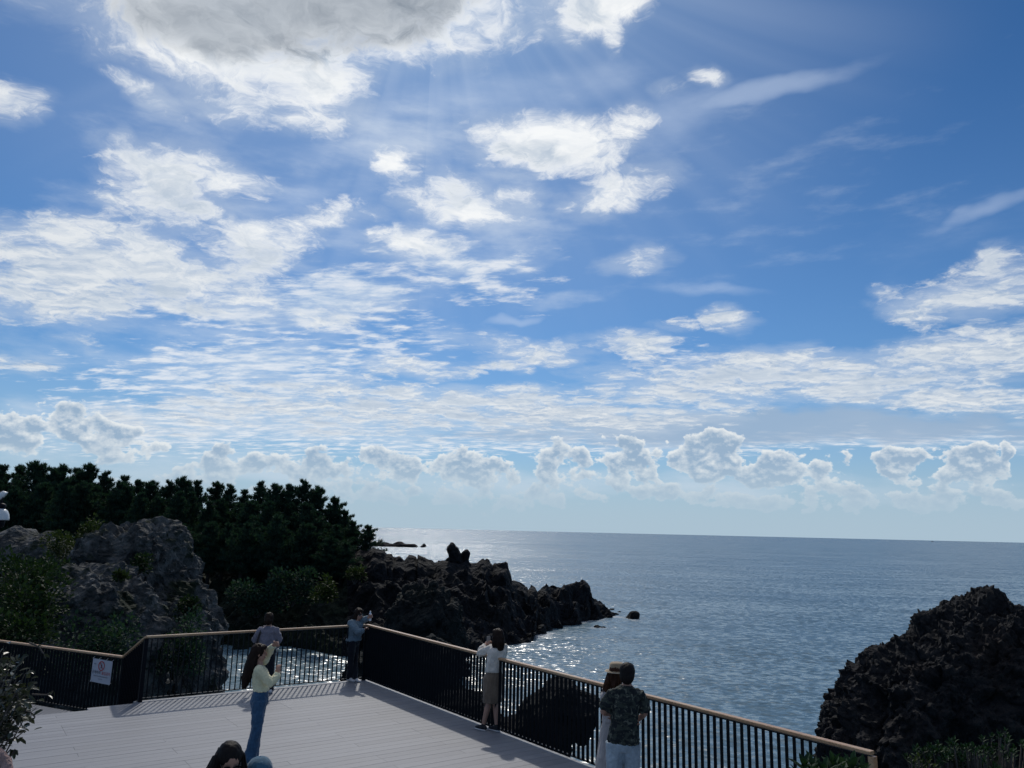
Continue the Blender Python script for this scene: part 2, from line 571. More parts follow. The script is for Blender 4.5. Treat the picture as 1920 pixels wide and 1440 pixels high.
# ------------------------------------------------------------------ numeric noise
_rng = np.random.default_rng(11)
_perm = np.concatenate([_rng.permutation(256)] * 2)
_grad = _rng.normal(size=(256, 3))
_grad /= np.linalg.norm(_grad, axis=1)[:, None]
_rand3 = _rng.random((256, 3))


def _hash(i, j, k):
    return _perm[(_perm[(_perm[i & 255] + (j & 255)) & 255] + (k & 255)) & 255]


def perlin(p):
    p = np.asarray(p, float)
    i = np.floor(p).astype(int)
    f = p - i
    u = f * f * f * (f * (f * 6 - 15) + 10)
    out = np.zeros(len(p))
    for a in (0, 1):
        for b in (0, 1):
            for c in (0, 1):
                g = _grad[_hash(i[:, 0] + a, i[:, 1] + b, i[:, 2] + c)]
                d = f - np.array([a, b, c])
                w = (u[:, 0] if a else 1 - u[:, 0]) * (u[:, 1] if b else 1 - u[:, 1]) * (u[:, 2] if c else 1 - u[:, 2])
                out += w * (g * d).sum(1)
    return out


def fbm(p, octaves=5, gain=0.5, ridged=False):
    p = np.asarray(p, float)
    s, a, tot = np.zeros(len(p)), 1.0, 0.0
    for o in range(octaves):
        q = perlin(p * 2.03 ** o + o * 17.3)
        s += a * ((0.5 - 2 * np.abs(q)) if ridged else q)
        a *= gain
    return s


def worley(p, cells=False):
    p = np.asarray(p, float)
    i = np.floor(p).astype(int)
    best = np.full(len(p), 9.0)
    sec = np.full(len(p), 9.0)
    val = np.zeros(len(p))
    for a in (-1, 0, 1):
        for b in (-1, 0, 1):
            for c in (-1, 0, 1):
                ii = i + np.array([a, b, c])
                q = ii + _rand3[_hash(ii[:, 0], ii[:, 1], ii[:, 2])]
                d = np.linalg.norm(q - p, axis=1)
                val = np.where(d < best, _rand3[_hash(ii[:, 0], ii[:, 1], ii[:, 2]), 2], val)
                sec = np.where(d < best, best, np.minimum(sec, d))
                best = np.minimum(best, d)
    return (best, sec, val) if cells else (best, sec)


def evaluated(o, name=None):
    dg = bpy.context.evaluated_depsgraph_get()
    me = bpy.data.meshes.new_from_object(o.evaluated_get(dg))
    if name:
        me.name = name
    return me


def remeshed(me, voxel, smooth=0, decimate=0.0):
    """voxel union of everything in the mesh, as one closed surface"""
    o = bpy.data.objects.new('tmp', me)
    COL.objects.link(o)
    md = o.modifiers.new('r', 'REMESH')
    md.mode = 'VOXEL'
    md.voxel_size = voxel
    if smooth:
        sm = o.modifiers.new('s', 'SMOOTH')
        sm.iterations = smooth
        sm.factor = 0.5
    if decimate:
        dc = o.modifiers.new('d', 'DECIMATE')
        dc.ratio = decimate
    out = evaluated(o)
    bpy.data.objects.remove(o)
    return out


def get_vn(me):
    n = len(me.vertices)
    v = np.empty(n * 3)
    me.vertices.foreach_get('co', v)
    nn = np.empty(n * 3)
    me.vertex_normals.foreach_get('vector', nn)
    return v.reshape(-1, 3), nn.reshape(-1, 3)


def set_v(me, v):
    me.vertices.foreach_set('co', np.ascontiguousarray(v, float).ravel())
    me.update()


# ------------------------------------------------------------------ materials
def material(name):
    m = bpy.data.materials.new(name)
    m.use_nodes = True
    N = NT(m.node_tree)
    b = N.n('ShaderNodeBsdfPrincipled')
    o = N.n('ShaderNodeOutputMaterial')
    N.t.links.new(b.outputs[0], o.inputs[0])
    return m, N, b


def bump(N, b, h, dist, strength=1.0):
    nd = N.n('ShaderNodeBump')
    nd.inputs['Strength'].default_value = strength
    nd.inputs['Distance'].default_value = dist
    N.put(nd.inputs['Height'], h)
    N.t.links.new(nd.outputs[0], b.inputs['Normal'])


def plain(name, col, rough=0.6, var=0.15, scale=8.0, bmp=0.0, spec=0.5, metal=0.0):
    m, N, b = material(name)
    tc = N.n('ShaderNodeTexCoord')
    n1 = N.noise(tc.outputs['Object'], scale, 5.0, 0.6)
    f = N.ss(n1, 0.3, 0.7, 1 - var, 1 + var, 'LINEAR')
    N.put(b.inputs['Base Color'], N.v('SCALE', col, None))
    b.inputs['Base Color'].links[0].from_node.inputs['Scale'].default_value = 1
    N.t.links.new(f, b.inputs['Base Color'].links[0].from_node.inputs['Scale'])
    b.inputs['Roughness'].default_value = rough
    b.inputs['Specular IOR Level'].default_value = spec
    b.inputs['Metallic'].default_value = metal
    if bmp:
        bump(N, b, n1, bmp)
    return m


def rock_mat(name, dark, light, tint=None, lichen=None, scale=1.0, rough=0.9, lich_amt=0.62, moss=None):
    m, N, b = material(name)
    tc = N.n('ShaderNodeTexCoord')
    p = tc.outputs['Object']
    n1 = N.noise(p, 1.3 * scale, 9.0, 0.68)
    n2 = N.noise(p, 0.5 * scale, 3.0, 0.5)
    col = N.mix(N.ss(n1, 0.36, 0.68), dark, light)
    if tint:
        col = N.mix(N.m('MULTIPLY', N.ss(n2, 0.48, 0.66), 0.75), col, tint)
    if lichen:
        n3 = N.noise(N.v('ADD', p, (7.0, 3.0, 1.0)), 2.3 * scale, 8.0, 0.7)
        col = N.mix(N.ss(n3, lich_amt, lich_amt + 0.07), col, lichen)
    if moss:
        n4 = N.noise(N.v('ADD', p, (1.0, 9.0, 4.0)), 0.6 * scale, 6.0, 0.65)
        col = N.mix(N.ss(n4, 0.54, 0.64), col, moss)
    N.put(b.inputs['Base Color'], col)
    b.inputs['Roughness'].default_value = rough
    b.inputs['Specular IOR Level'].default_value = 0.25
    v = N.n('ShaderNodeTexVoronoi')
    v.feature = 'F1'
    N.put(v.inputs['Vector'], p)
    v.inputs['Scale'].default_value = 5.0 * scale
    h = N.m('MULTIPLY_ADD', v.outputs['Distance'], 0.5, N.noise(p, 4.0 * scale, 9.0, 0.65))
    bump(N, b, h, 0.25 / scale)
    return m


M_BASALT = rock_mat('black basalt', (0.0025, 0.0035, 0.0055), (0.011, 0.013, 0.017), (0.008, 0.008, 0.008), None, 0.6)
M_SCORIA = rock_mat('brown black scoria', (0.006, 0.007, 0.009), (0.030, 0.028, 0.029), (0.026, 0.019, 0.017), (0.062, 0.060, 0.050), 1.6, lich_amt=0.64)
M_BOULDER = rock_mat('grey weathered boulder', (0.026, 0.029, 0.030), (0.150, 0.152, 0.150), (0.050, 0.054, 0.055), (0.24, 0.23, 0.215), 0.9, lich_amt=0.60, moss=(0.012, 0.020, 0.010))
M_DARKROCK = rock_mat('mossy dark rock', (0.004, 0.006, 0.007), (0.017, 0.021, 0.021), (0.008, 0.012, 0.009), (0.036, 0.036, 0.032), 0.8, lich_amt=0.66)
M_LAND = rock_mat('shaded earth', (0.006, 0.011, 0.008), (0.016, 0.026, 0.014), (0.010, 0.018, 0.008), None, 0.5)  # mottled dark green ground


def deck_mat():
    m, N, b = material('grey composite decking')
    g = N.n('ShaderNodeNewGeometry')
    tc = N.n('ShaderNodeTexCoord')
    rnd = g.outputs['Random Per Island']
    base = N.mix(rnd, (0.158, 0.166, 0.190), (0.190, 0.199, 0.224))
    n1 = N.noise(N.v('MULTIPLY', tc.outputs['Object'], (1.0, 18.0, 1.0)), 3.0, 5.0, 0.6)
    n2 = N.noise(tc.outputs['Object'], 0.7, 5.0, 0.6)
    base = N.mix(N.ss(n1, 0.35, 0.65, 0.0, 0.18), base, (0.135, 0.142, 0.158))
    base = N.mix(N.ss(n2, 0.45, 0.75, 0.0, 0.30), base, (0.158, 0.162, 0.172))
    N.put(b.inputs['Base Color'], base)
    b.inputs['Roughness'].default_value = 0.55
    b.inputs['Specular IOR Level'].default_value = 0.35
    bump(N, b, n1, 0.002)
    return m


M_DECK = deck_mat()
M_METAL = plain('black powder coated steel', (0.0025, 0.004, 0.0075), 0.5, 0.2, 20.0, spec=0.12)


def wood_mat():
    m, N, b = material('stained handrail wood')
    tc = N.n('ShaderNodeTexCoord')
    n1 = N.noise(N.v('MULTIPLY', tc.outputs['Object'], (1.5, 30.0, 30.0)), 2.0, 5.0, 0.6)
    n2 = N.noise(tc.outputs['Object'], 1.2, 4.0, 0.6)
    col = N.mix(N.ss(n1, 0.3, 0.7), (0.29, 0.155, 0.078), (0.46, 0.285, 0.15))
    col = N.mix(N.ss(n2, 0.45, 0.7, 0.0, 0.5), col, (0.46, 0.35, 0.215))
    N.put(b.inputs['Base Color'], col)
    b.inputs['Roughness'].default_value = 0.38
    bump(N, b, n1, 0.002)
    return m


M_WOOD = wood_mat()


def sea_mat():
    m, N, b = material('open sea water')
    tc = N.n('ShaderNodeTexCoord')
    p = tc.outputs['Object']
    # swell runs towards the shore; crests are drawn out sideways
    rot = N.n('ShaderNodeMapping')
    rot.inputs['Rotation'].default_value = (0, 0, R_(12))
    N.put(rot.inputs['Vector'], p)
    q = rot.outputs[0]
    # wave slopes: long swell, wind waves, ripples; crests drawn out sideways
    w1 = N.noise(N.v('MULTIPLY', q, (0.07, 0.26, 1.0)), 1.0, 2.0, 0.5, color=True)
    w2 = N.noise(N.v('MULTIPLY', q, (1.75, 2.3, 1.0)), 1.0, 5.0, 0.66, dist=0.3, color=True)
    gust = N.ss(N.noise(N.v('MULTIPLY', q, (0.006, 0.024, 1.0)), 1.0, 5.0, 0.6), 0.35, 0.65, 0.65, 1.2)
    half = (0.5, 0.5, 0.5)
    sl = N.v('ADD', N.v('MULTIPLY', N.v('SUBTRACT', w1, half), (0.12, 0.35, 0.0)),
             N.v('SCALE', N.v('MULTIPLY', N.v('SUBTRACT', w2, half), (1.35, 1.75, 0.0)), None))
    N.put(sl.node.inputs[1].links[0].from_node.inputs['Scale'], gust)
    nrm = N.v('NORMALIZE', N.v('ADD', sl, (0.0, -0.13, 1.0)))
    N.t.links.new(nrm, b.inputs['Normal'])
    N.put(b.inputs['Base Color'], (0.10, 0.170, 0.215, 1))
    b.inputs['Roughness'].default_value = 0.24
    b.inputs['IOR'].default_value = 1.33
    return m


M_SEA = sea_mat()

# ------------------------------------------------------------------ sea and sea bed
SEA_Z = -5.0
ys = [-60, 5, 20, 40, 80, 160, 400, 1000, 3000, 9000, 30000]
vv, ff = [], []
for y in ys:
    hw = 60 + max(y, 0) * 1.1
    vv += [(-hw, y, SEA_Z), (hw, y, SEA_Z)]
for i in range(len(ys) - 1):
    ff.append((2 * i, 2 * i + 1, 2 * i + 3, 2 * i + 2))
tag(link('sea', mesh('sea', vv, ff), M_SEA), kind='structure')

# ------------------------------------------------------------------ deck
KX, KY = -3.092, 17.824      # the far corner of the deck
BX, BY = -6.805, 15.234      # where the back railing ends
UA = R_(55.1)                  # azimuth along the back railing
VA = R_(-35.9)                 # azimuth along the side railing
UD = Vector((sin(UA), cos(UA), 0))
VD = Vector((sin(VA), cos(VA), 0))
K = Vector((KX, KY, 0))
BEND = Vector((BX, BY, 0))
CL = 11.67
CEND = K - VD * CL             # the step in the side railing
CEND2 = CEND - VD * 5.0


def build_deck():
    # boards run parallel to the back railing; each is clipped by the deck outline
    bw, gap, th = 0.182, 0.006, 0.03
    mb = MB()
    rnd = random.Random(3)
    n = int(18.5 / (bw + gap))
    for i in range(n):
        d0 = i * (bw + gap) - 0.10
        base = K - VD * d0
        u_hi = 0.06
        u_lo = -13.5 if d0 > 0.6 else -4.62
        if 0.0 < d0 < 0.6:
            u_lo = -4.62 - 9 * d0
        # butt joints
        cuts = [u_lo]
        x = u_hi - rnd.choice((1.2, 2.4, 3.6))
        js = []
        while x > u_lo + 0.8:
            js.append(x)
            x -= 3.6
        cuts += js[::-1] + [u_hi]
        for a, b in zip(cuts[:-1], cuts[1:]):
            c = base - VD * (bw / 2) + UD * ((a + b) / 2)
            z = rnd.uniform(-0.0006, 0.0006)
            mb.box((c.x, c.y, -th / 2 + z), (b - a - 0.003, bw, th), rz=pi / 2 - UA)
    o = mb.build('deck', M_DECK)
    tag(o, kind='structure')
    # dark joists and fascia below, seen only through the gaps
    sb = MB()
    c = K - VD * 9.2 - UD * 6.7
    sb.box((c.x, c.y, -0.16), (13.3, 18.2, 0.18), rz=pi / 2 - UA)
    for i in range(6):
        for j in range(4):
            q = K - VD * (0.6 + i * 3.0) - UD * (0.5 + j * 1.2)
            sb.box((q.x, q.y, -2.9), (0.2, 0.2, 5.2), rz=pi / 2 - UA)
    tag(sb.build('deck_frame', M_METAL), kind='structure')


build_deck()


# ------------------------------------------------------------------ railings
def rail_run(root, a, b, zb, zt, spacing=0.10, limit=100, near_first=True, post_every=1.5):
    """balusters, posts, bottom rail and wooden handrail between a and b"""
    a, b = Vector(a), Vector(b)
    d = (b - a)
    L = d.length
    d.normalize()
    side = Vector((-d.y, d.x, 0))
    ang = math.atan2(d.y, d.x)
    hr = MB()
    hr.beam((a.x, a.y, zt - 0.018), (b.x, b.y, zt - 0.018), 0.080, 0.036, ch=0.006)
    hr.build('handrail', M_WOOD, root)
    fl = MB()
    fl.beam((a.x, a.y, zt - 0.054), (b.x, b.y, zt - 0.054), 0.045, 0.012)
    fl.build('flat_bar', M_METAL, root)
    br = MB()
    br.beam((a.x, a.y, zb + 0.06), (b.x, b.y, zb + 0.06), 0.05, 0.012)
    br.build('bottom_rail', M_METAL, root)
    n = int(L / spacing)
    proto = MB()
    proto.box((0, 0, 0), (0.010, 0.050, zt - 0.06 - (zb + 0.066)))
    pm = mesh('baluster', proto.v, proto.f)
    pm.materials.append(M_METAL)
    zc = (zt - 0.06 + zb + 0.066) / 2
    rest = MB()
    for i in range(n + 1):
        s = L * i / n if n else 0
        p = a + d * s
        k = (n - i) if near_first else i
        if k < limit:
            o = bpy.data.objects.new('baluster', pm)
            COL.objects.link(o)
            o.parent = root
            o.location = (p.x, p.y, zc)
            o.rotation_euler = (0, 0, ang)
        else:
            rest.box((p.x, p.y, zc), (0.010, 0.050, zt - 0.06 - (zb + 0.066)), rz=ang)
    if rest.v:
        tag(rest.build('balusters', M_METAL, root), kind='stuff')
    for i in (0, 1):
        p = a + d * (L * i)
        p = p + side * 0.0
        pb = MB()
        pb.box((p.x, p.y, (zb + zt - 0.06) / 2), (0.016, 0.062, zt - 0.06 - zb), rz=ang)
        pb.build('post', M_METAL, root)


RT = 1.18
side_root = empty('railing', (0, 0, 0))
tag(side_root, 'long black baluster railing with brown wooden handrail along the seaward edge of the deck', 'railing')
rail_run(side_root, K, CEND, 0.0, RT)
step_root = empty('railing', (0, 0, 0))
tag(step_root, 'lower stepped-down railing piece at the right end of the long railing behind the shrubs', 'railing')
rail_run(step_root, CEND - VD * 0.06, CEND2, -0.17, RT - 0.165)
pb = MB()
pb.box((CEND.x, CEND.y, 0.50), (0.060, 0.070, 1.26), rz=pi / 2 - VA)
pb.build('end_post', M_WOOD, step_root)
back_root = empty('railing', (0, 0, 0))
tag(back_root, 'shorter black baluster railing with wooden handrail across the back of the deck', 'railing')
rail_run(back_root, BEND, K - UD * 0.05, 0.0, RT, near_first=False)
# lower railing on the stair landing at the left
AR = Vector((-7.739, 16.380, 0.620))
AL = Vector((-11.366, 18.100, 0.619))
ALX = AL + (AL - AR) * 1.2
low_root = empty('railing', (0, 0, 0))
tag(low_root, 'low railing on the left with the white no-entry sign tied to it', 'railing')
rail_run(low_root, (ALX.x, ALX.y, 0), (AR.x, AR.y, 0), AR.z - RT, AR.z)
# sloping rail that joins the two
jr = empty('railing', (0, 0, 0))
tag(jr, 'short steep stair railing joining the low railing to the back railing', 'railing')
a3, b3 = Vector((BX, BY, RT - 0.022)), Vector((AR.x, AR.y, AR.z - 0.022))
h = MB()
h.beam(a3, b3, 0.080, 0.036, ch=0.006)
h.build('handrail', M_WOOD, jr)
nb = 13
for i in range(1, nb):
    p = a3.lerp(b3, i / nb)
    q = MB()
    q.box((p.x, p.y, p.z - 0.03 - 0.52), (0.010, 0.050, 1.04), rz=math.atan2(b3.y - a3.y, b3.x - a3.x))
    q.build('baluster', M_METAL, jr)
q = MB()
q.beam(a3 - Vector((0, 0, 1.10)), b3 - Vector((0, 0, 1.10)), 0.05, 0.012)
q.build('bottom_rail', M_METAL, jr)
# end panel of the back railing
q = MB()
q.box((BX, BY, 0.56), (0.07, 0.07, 1.12), rz=pi / 2 - UA)
q.build('end_post', M_METAL, back_root)

# stairs and landing beyond the deck edge
ld = MB()
LZ = AR.z - RT
ring_ = [(-7.25, 15.50), (-7.70, 16.28), (-16.0, 20.15), (-16.0, 9.3)]
ld.add([(x, y, LZ) for x, y in ring_] + [(x, y, LZ - 0.15) for x, y in ring_], [(0, 1, 2, 3), (7, 6, 5, 4)] + [(i, i + 4, (i + 1) % 4 + 4, (i + 1) % 4) for i in range(4)])
tag(ld.build('stair_landing', M_DECK), kind='structure')

# ------------------------------------------------------------------ headland and wooded hillside
HEAD = ((-0.818, 68.000, -0.031, 50.000), (-0.712, 68.000, 0.584, 50.000), (-0.643, 68.000, 0.241, 50.000), (-0.576, 68.000, 0.345, 50.000), (-0.508, 68.000,
    0.450, 50.000), (-0.441, 68.000, 0.555, 52.000), (-0.373, 68.000, 0.436, 54.000), (-0.306, 68.000, 0.540, 55.250), (-0.265, 68.000, 0.827, 56.000),
    (-0.212, 66.857, 1.305, 53.500), (-0.190, 66.400, 1.264, 52.700), (-0.178, 66.143, 1.290, 52.250), (-0.173, 66.043, 1.475, 52.075), (-0.168, 66.000,
    1.572, 51.875), (-0.161, 66.000, 1.451, 51.625), (-0.156, 66.000, 1.371, 51.450), (-0.153, 66.000, 1.070, 51.325), (-0.147, 66.000, 1.166, 51.125),
    (-0.144, 66.000, 0.779, 51.000), (-0.137, 66.000, 1.007, 50.750), (-0.135, 66.000, 0.923, 50.675), (-0.130, 66.000, 0.625, 50.500), (-0.125, 66.000,
    0.851, 50.660), (-0.120, 66.000, 0.945, 50.800), (-0.117, 66.000, 0.950, 50.900), (-0.114, 66.000, 0.735, 50.960), (-0.113, 66.000, 1.131, 51.020),
    (-0.105, 66.000, 0.880, 51.240), (-0.097, 66.000, 0.630, 51.460), (-0.093, 66.000, 0.419, 51.580), (-0.088, 66.000, 0.601, 51.740), (-0.083, 66.000,
    0.696, 51.900), (-0.077, 66.000, 0.661, 52.060), (-0.072, 66.000, 0.668, 52.200), (-0.056, 66.381, 0.678, 53.333), (-0.045, 66.667, 0.507, 54.583),
    (-0.039, 66.857, 0.553, 55.417), (-0.034, 66.990, 0.820, 56.000), (-0.031, 67.067, 0.910, 56.333), (-0.029, 67.124, 0.734, 56.583), (-0.027, 67.181,
    0.912, 56.833), (-0.024, 67.257, 0.692, 57.167), (-0.019, 67.410, 0.339, 57.833), (-0.016, 67.486, 0.473, 58.167), (-0.012, 67.619, 0.386, 58.750),
    (-0.005, 67.790, 0.432, 59.500), (-0.003, 67.848, 0.567, 59.750), (-0.001, 67.924, 0.523, 60.024), (0.001, 67.962, 0.077, 60.072), (0.004, 68.182,
    -0.377, 60.168), (0.006, 68.455, -0.926, 60.240), (0.011, 69.182, -1.053, 60.432), (0.018, 70.091, -1.465, 60.672), (0.022, 70.636, -1.634, 60.816),
    (0.026, 71.182, -1.943, 60.960), (0.030, 71.727, -1.744, 61.104), (0.035, 72.364, -1.828, 63.000), (0.038, 72.818, -2.186, 66.000), (0.045, 73.622,
    -1.756, 67.058), (0.049, 74.089, -1.588, 67.692), (0.053, 74.556, -1.855, 68.327), (0.056, 74.944, -1.925, 68.856), (0.061, 75.489, -2.103, 69.596),
    (0.064, 75.878, -2.026, 70.125), (0.069, 76.344, -2.101, 70.760), (0.071, 76.656, -1.769, 71.183), (0.080, 77.667, -1.770, 72.658), (0.087, 78.444,
    -1.553, 73.816), (0.090, 78.833, -1.571, 74.395), (0.097, 79.689, -1.454, 75.668), (0.101, 80.145, -1.736, 76.363), (0.104, 80.436, -2.116, 76.826),
    (0.106, 80.655, -2.443, 77.174), (0.105, 80.545, -2.960, 77.000), (0.106, 80.582, -3.485, 77.058), (0.108, 80.873, -3.610, 77.521), (0.115, 81.600,
    -3.818, 78.679), (0.120, 82.182, -4.018, 79.605), (0.123, 82.473, -4.412, 80.068), (0.127, 82.909, -4.606, 80.763), (0.131, 83.345, -4.855, 81.458),
    (0.134, 83.636, -5.094, 81.921), (0.137, 84.000, -5.394, 82.500), (0.142, 84.000, -5.655, 83.000))


def build_headland():
    H_ = np.array(HEAD)
    H_ = H_[np.argsort(H_[:, 0])]
    tx = []
    for a, b in zip(H_[:-1, 0], H_[1:, 0]):
        k = max(1, int(round((b - a) / 0.0024)))
        tx += list(np.linspace(a, b, k, endpoint=False))
    tx = np.array(tx + [H_[-1, 0]])
    yr = np.interp(tx, H_[:, 0], H_[:, 1])
    zr = np.interp(tx, H_[:, 0], H_[:, 2])
    yf = np.interp(tx, H_[:, 0], H_[:, 3])
    nf, nb_ = 74, 26
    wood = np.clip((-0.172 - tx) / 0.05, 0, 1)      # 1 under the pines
    rows = []
    for j in range(nf + nb_):
        if j <= nf:
            t = j / nf
            Y = (yf - 1.0) + (yr - yf + 1.0) * t
            # rises in rough ledges from the water to the ridge, always below the line of sight to the crest
            e0 = (SEA_Z - 0.8 - CAM_H) / (yf - 1.0)
            e1 = (zr - CAM_H) / yr
            prof = t ** 0.85
            Z = CAM_H + Y * (e0 + (e1 - e0) * prof)
        else:
            t = (j - nf) / (nb_ - 1)
            Y = yr + t * (9 + 26 * wood)
            Z = zr - (zr - SEA_Z + 1.0) * (t ** 1.6) * (1 - wood) + wood * 0.6 * t
        rows.append(np.stack([tx * Y, Y, Z], 1))
    V = np.concatenate(rows)
    n = len(tx)
    tt = np.repeat(np.concatenate([np.linspace(0, 1, nf + 1), 1 - np.linspace(0, 1, nb_)[1:]]), n)
    p = V.copy()
    r1 = fbm(p * np.array([0.22, 0.22, 0.30]), 6, 0.56, True)
    w1, w2 = worley(p * np.array([0.55, 0.55, 0.4]))
    r2 = fbm(p * 1.1 + 5, 4, 0.55)
    amp = np.clip((1 - tt) * 6, 0, 1) * 0.95 + 0.05
    d = (r1 * 1.1 + (w2 - w1) * 0.9 - 0.55) * amp * 0.85 + r2 * 0.34 * (amp * 0.8 + 0.2)
    crest = np.clip((tt - 0.8) / 0.2, 0, 1)
    spk = np.clip(perlin(p * np.array([1.5, 0.9, 0.0]) + 71), 0, 1) ** 1.5 * 2.2
    V[:, 2] += d * (1 - 0.85 * crest) + spk * (0.25 + 0.35 * (1 - crest)) * np.clip(tt * 4, 0, 1)
    V[:, 1] -= (r1 * 0.8 + (w2 - w1) * 0.8) * (1 - crest * 0.5) * np.clip(tt * 8, 0, 1)
    V[:, 0] += perlin(p * 0.9 + 40) * 0.35 * (1 - crest)
    F_ = []
    R_n = nf + nb_
    for j in range(R_n - 1):
        for i in range(n - 1):
            F_.append((j * n + i, j * n + i + 1, (j + 1) * n + i + 1, (j + 1) * n + i))
    me = mesh('headland', V, F_)
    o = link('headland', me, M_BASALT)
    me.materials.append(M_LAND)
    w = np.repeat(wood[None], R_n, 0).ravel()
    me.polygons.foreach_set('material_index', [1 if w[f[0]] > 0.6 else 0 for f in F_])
    tag(o, kind='structure')


build_headland()


# ------------------------------------------------------------------ rocks
def solid_outline(pts, h, thick_f, thick_b, round_d):
    """closed solid whose outline in its own vertical plane follows pts; front and back bulge out of it"""
    from mathutils.geometry import delaunay_2d_cdt
    pts = np.array(pts, float)
    seg = []
    for a, b in zip(pts, np.roll(pts, -1, 0)):
        k = max(1, int(np.linalg.norm(b - a) / h))
        for i in range(k):
            seg.append(a + (b - a) * i / k)
    B = np.array(seg)
    lo, hi = B.min(0), B.max(0)
    gx, gy = np.meshgrid(np.arange(lo[0], hi[0], h), np.arange(lo[1], hi[1], h))
    Gp = np.stack([gx.ravel(), gy.ravel()], 1)
    A, C_ = B, np.roll(B, -1, 0)

    def dist_in(Pq):
        dmin = np.full(len(Pq), 1e9)
        ins = np.zeros(len(Pq), bool)
        for a, c in zip(A, C_):
            e = c - a
            t = np.clip(((Pq - a) @ e) / max(e @ e, 1e-9), 0, 1)
            q = a + t[:, None] * e
            dmin = np.minimum(dmin, np.linalg.norm(Pq - q, axis=1))
            cr = (a[1] > Pq[:, 1]) != (c[1] > Pq[:, 1])
            with np.errstate(all='ignore'):
                xx = (c[0] - a[0]) * (Pq[:, 1] - a[1]) / (c[1] - a[1] + 1e-12) + a[0]
            ins ^= cr & (Pq[:, 0] < xx)
        return dmin, ins

    dm, ins = dist_in(Gp)
    keep = ins & (dm > h * 0.45)
    Gp, dm = Gp[keep], dm[keep]
    allp = np.concatenate([B, Gp])
    nbd = len(B)
    r = delaunay_2d_cdt([Vector(q) for q in allp], [], [list(range(nbd))], 1, 1e-6)
    vs2 = np.array([tuple(q) for q in r[0]])
    fs = r[2]
    d2, _ = dist_in(vs2)
    onb = d2 < h * 0.1
    s = np.sqrt(np.clip(1 - (1 - np.clip(d2 / round_d, 0, 1)) ** 2, 0, 1))
    nv = len(vs2)
    front = np.stack([vs2[:, 0], -thick_f * s, vs2[:, 1]], 1)
    back = np.stack([vs2[:, 0], thick_b * s, vs2[:, 1]], 1)
    V = np.concatenate([front, back])
    mapb = [i if onb[i] else nv + i for i in range(nv)]
    F_ = [tuple(f) for f in fs] + [tuple(mapb[i] for i in f)[::-1] for f in fs]
    return mesh('solid', V, F_)


def rugged(me, voxel, amp, freq, seed=0, pits=0.0, pit_freq=1.5, strat=0.0, crumble=0.0, blocks=0.0, pct=72):
    me = remeshed(me, voxel)
    v, n = get_vn(me)
    q = v + seed * 13.7
    d = amp * fbm(q * freq, 6, 0.55, True)
    d += amp * 0.6 * fbm(q * freq * 0.5 + 9, 3, 0.5)
    if pits:
        w1, w2 = worley(q * pit_freq + fbm(q * pit_freq, 2)[:, None] * 0.4)
        d -= pits * np.clip(1 - w1 / 0.55, 0, 1) ** 1.5
    if crumble:
        w1, w2 = worley(q * 4.5)
        d += crumble * (w2 - w1 - 0.2)
        w1, w2 = worley(q * 10.0)
        d += 0.45 * crumble * (w2 - w1 - 0.2)
    if strat:
        d += strat * np.sin(q[:, 2] * 9 + 4 * fbm(q * 0.7, 3))
    if blocks:
        wq = q + 0.12 * np.stack([perlin(q * 2.1), perlin(q * 2.1 + 31), perlin(q * 2.1 + 57)], 1)
        for fr, am in ((0.8, 1.0), (1.9, 0.55), (4.2, 0.28)):
            w1, w2, cv = worley(wq * np.array([fr, fr, fr * 0.8]) + 3.3, True)
            edge = np.clip((w2 - w1) / 0.16, 0, 1)
            d += blocks * am * ((cv - 0.5) * edge - 0.25 * (1 - edge))
    d -= np.percentile(d, pct)
    set_v(me, v + n * d[:, None])
    return me


def rock(name, outline, where, thick, h, voxel, amp, freq, mat, label, cat='rock', seed=0, group=None, round_d=1.0, **kw):
    me = solid_outline(outline, h, thick[0], thick[1], round_d)
    me = rugged(me, voxel, amp, freq, seed, **kw)
    me.name = name
    o = link(name, me, mat)
    az = math.atan2(where[0], where[1])
    o.location = (where[0], where[1], 0)
    tag(o, label, cat, group)
    return o


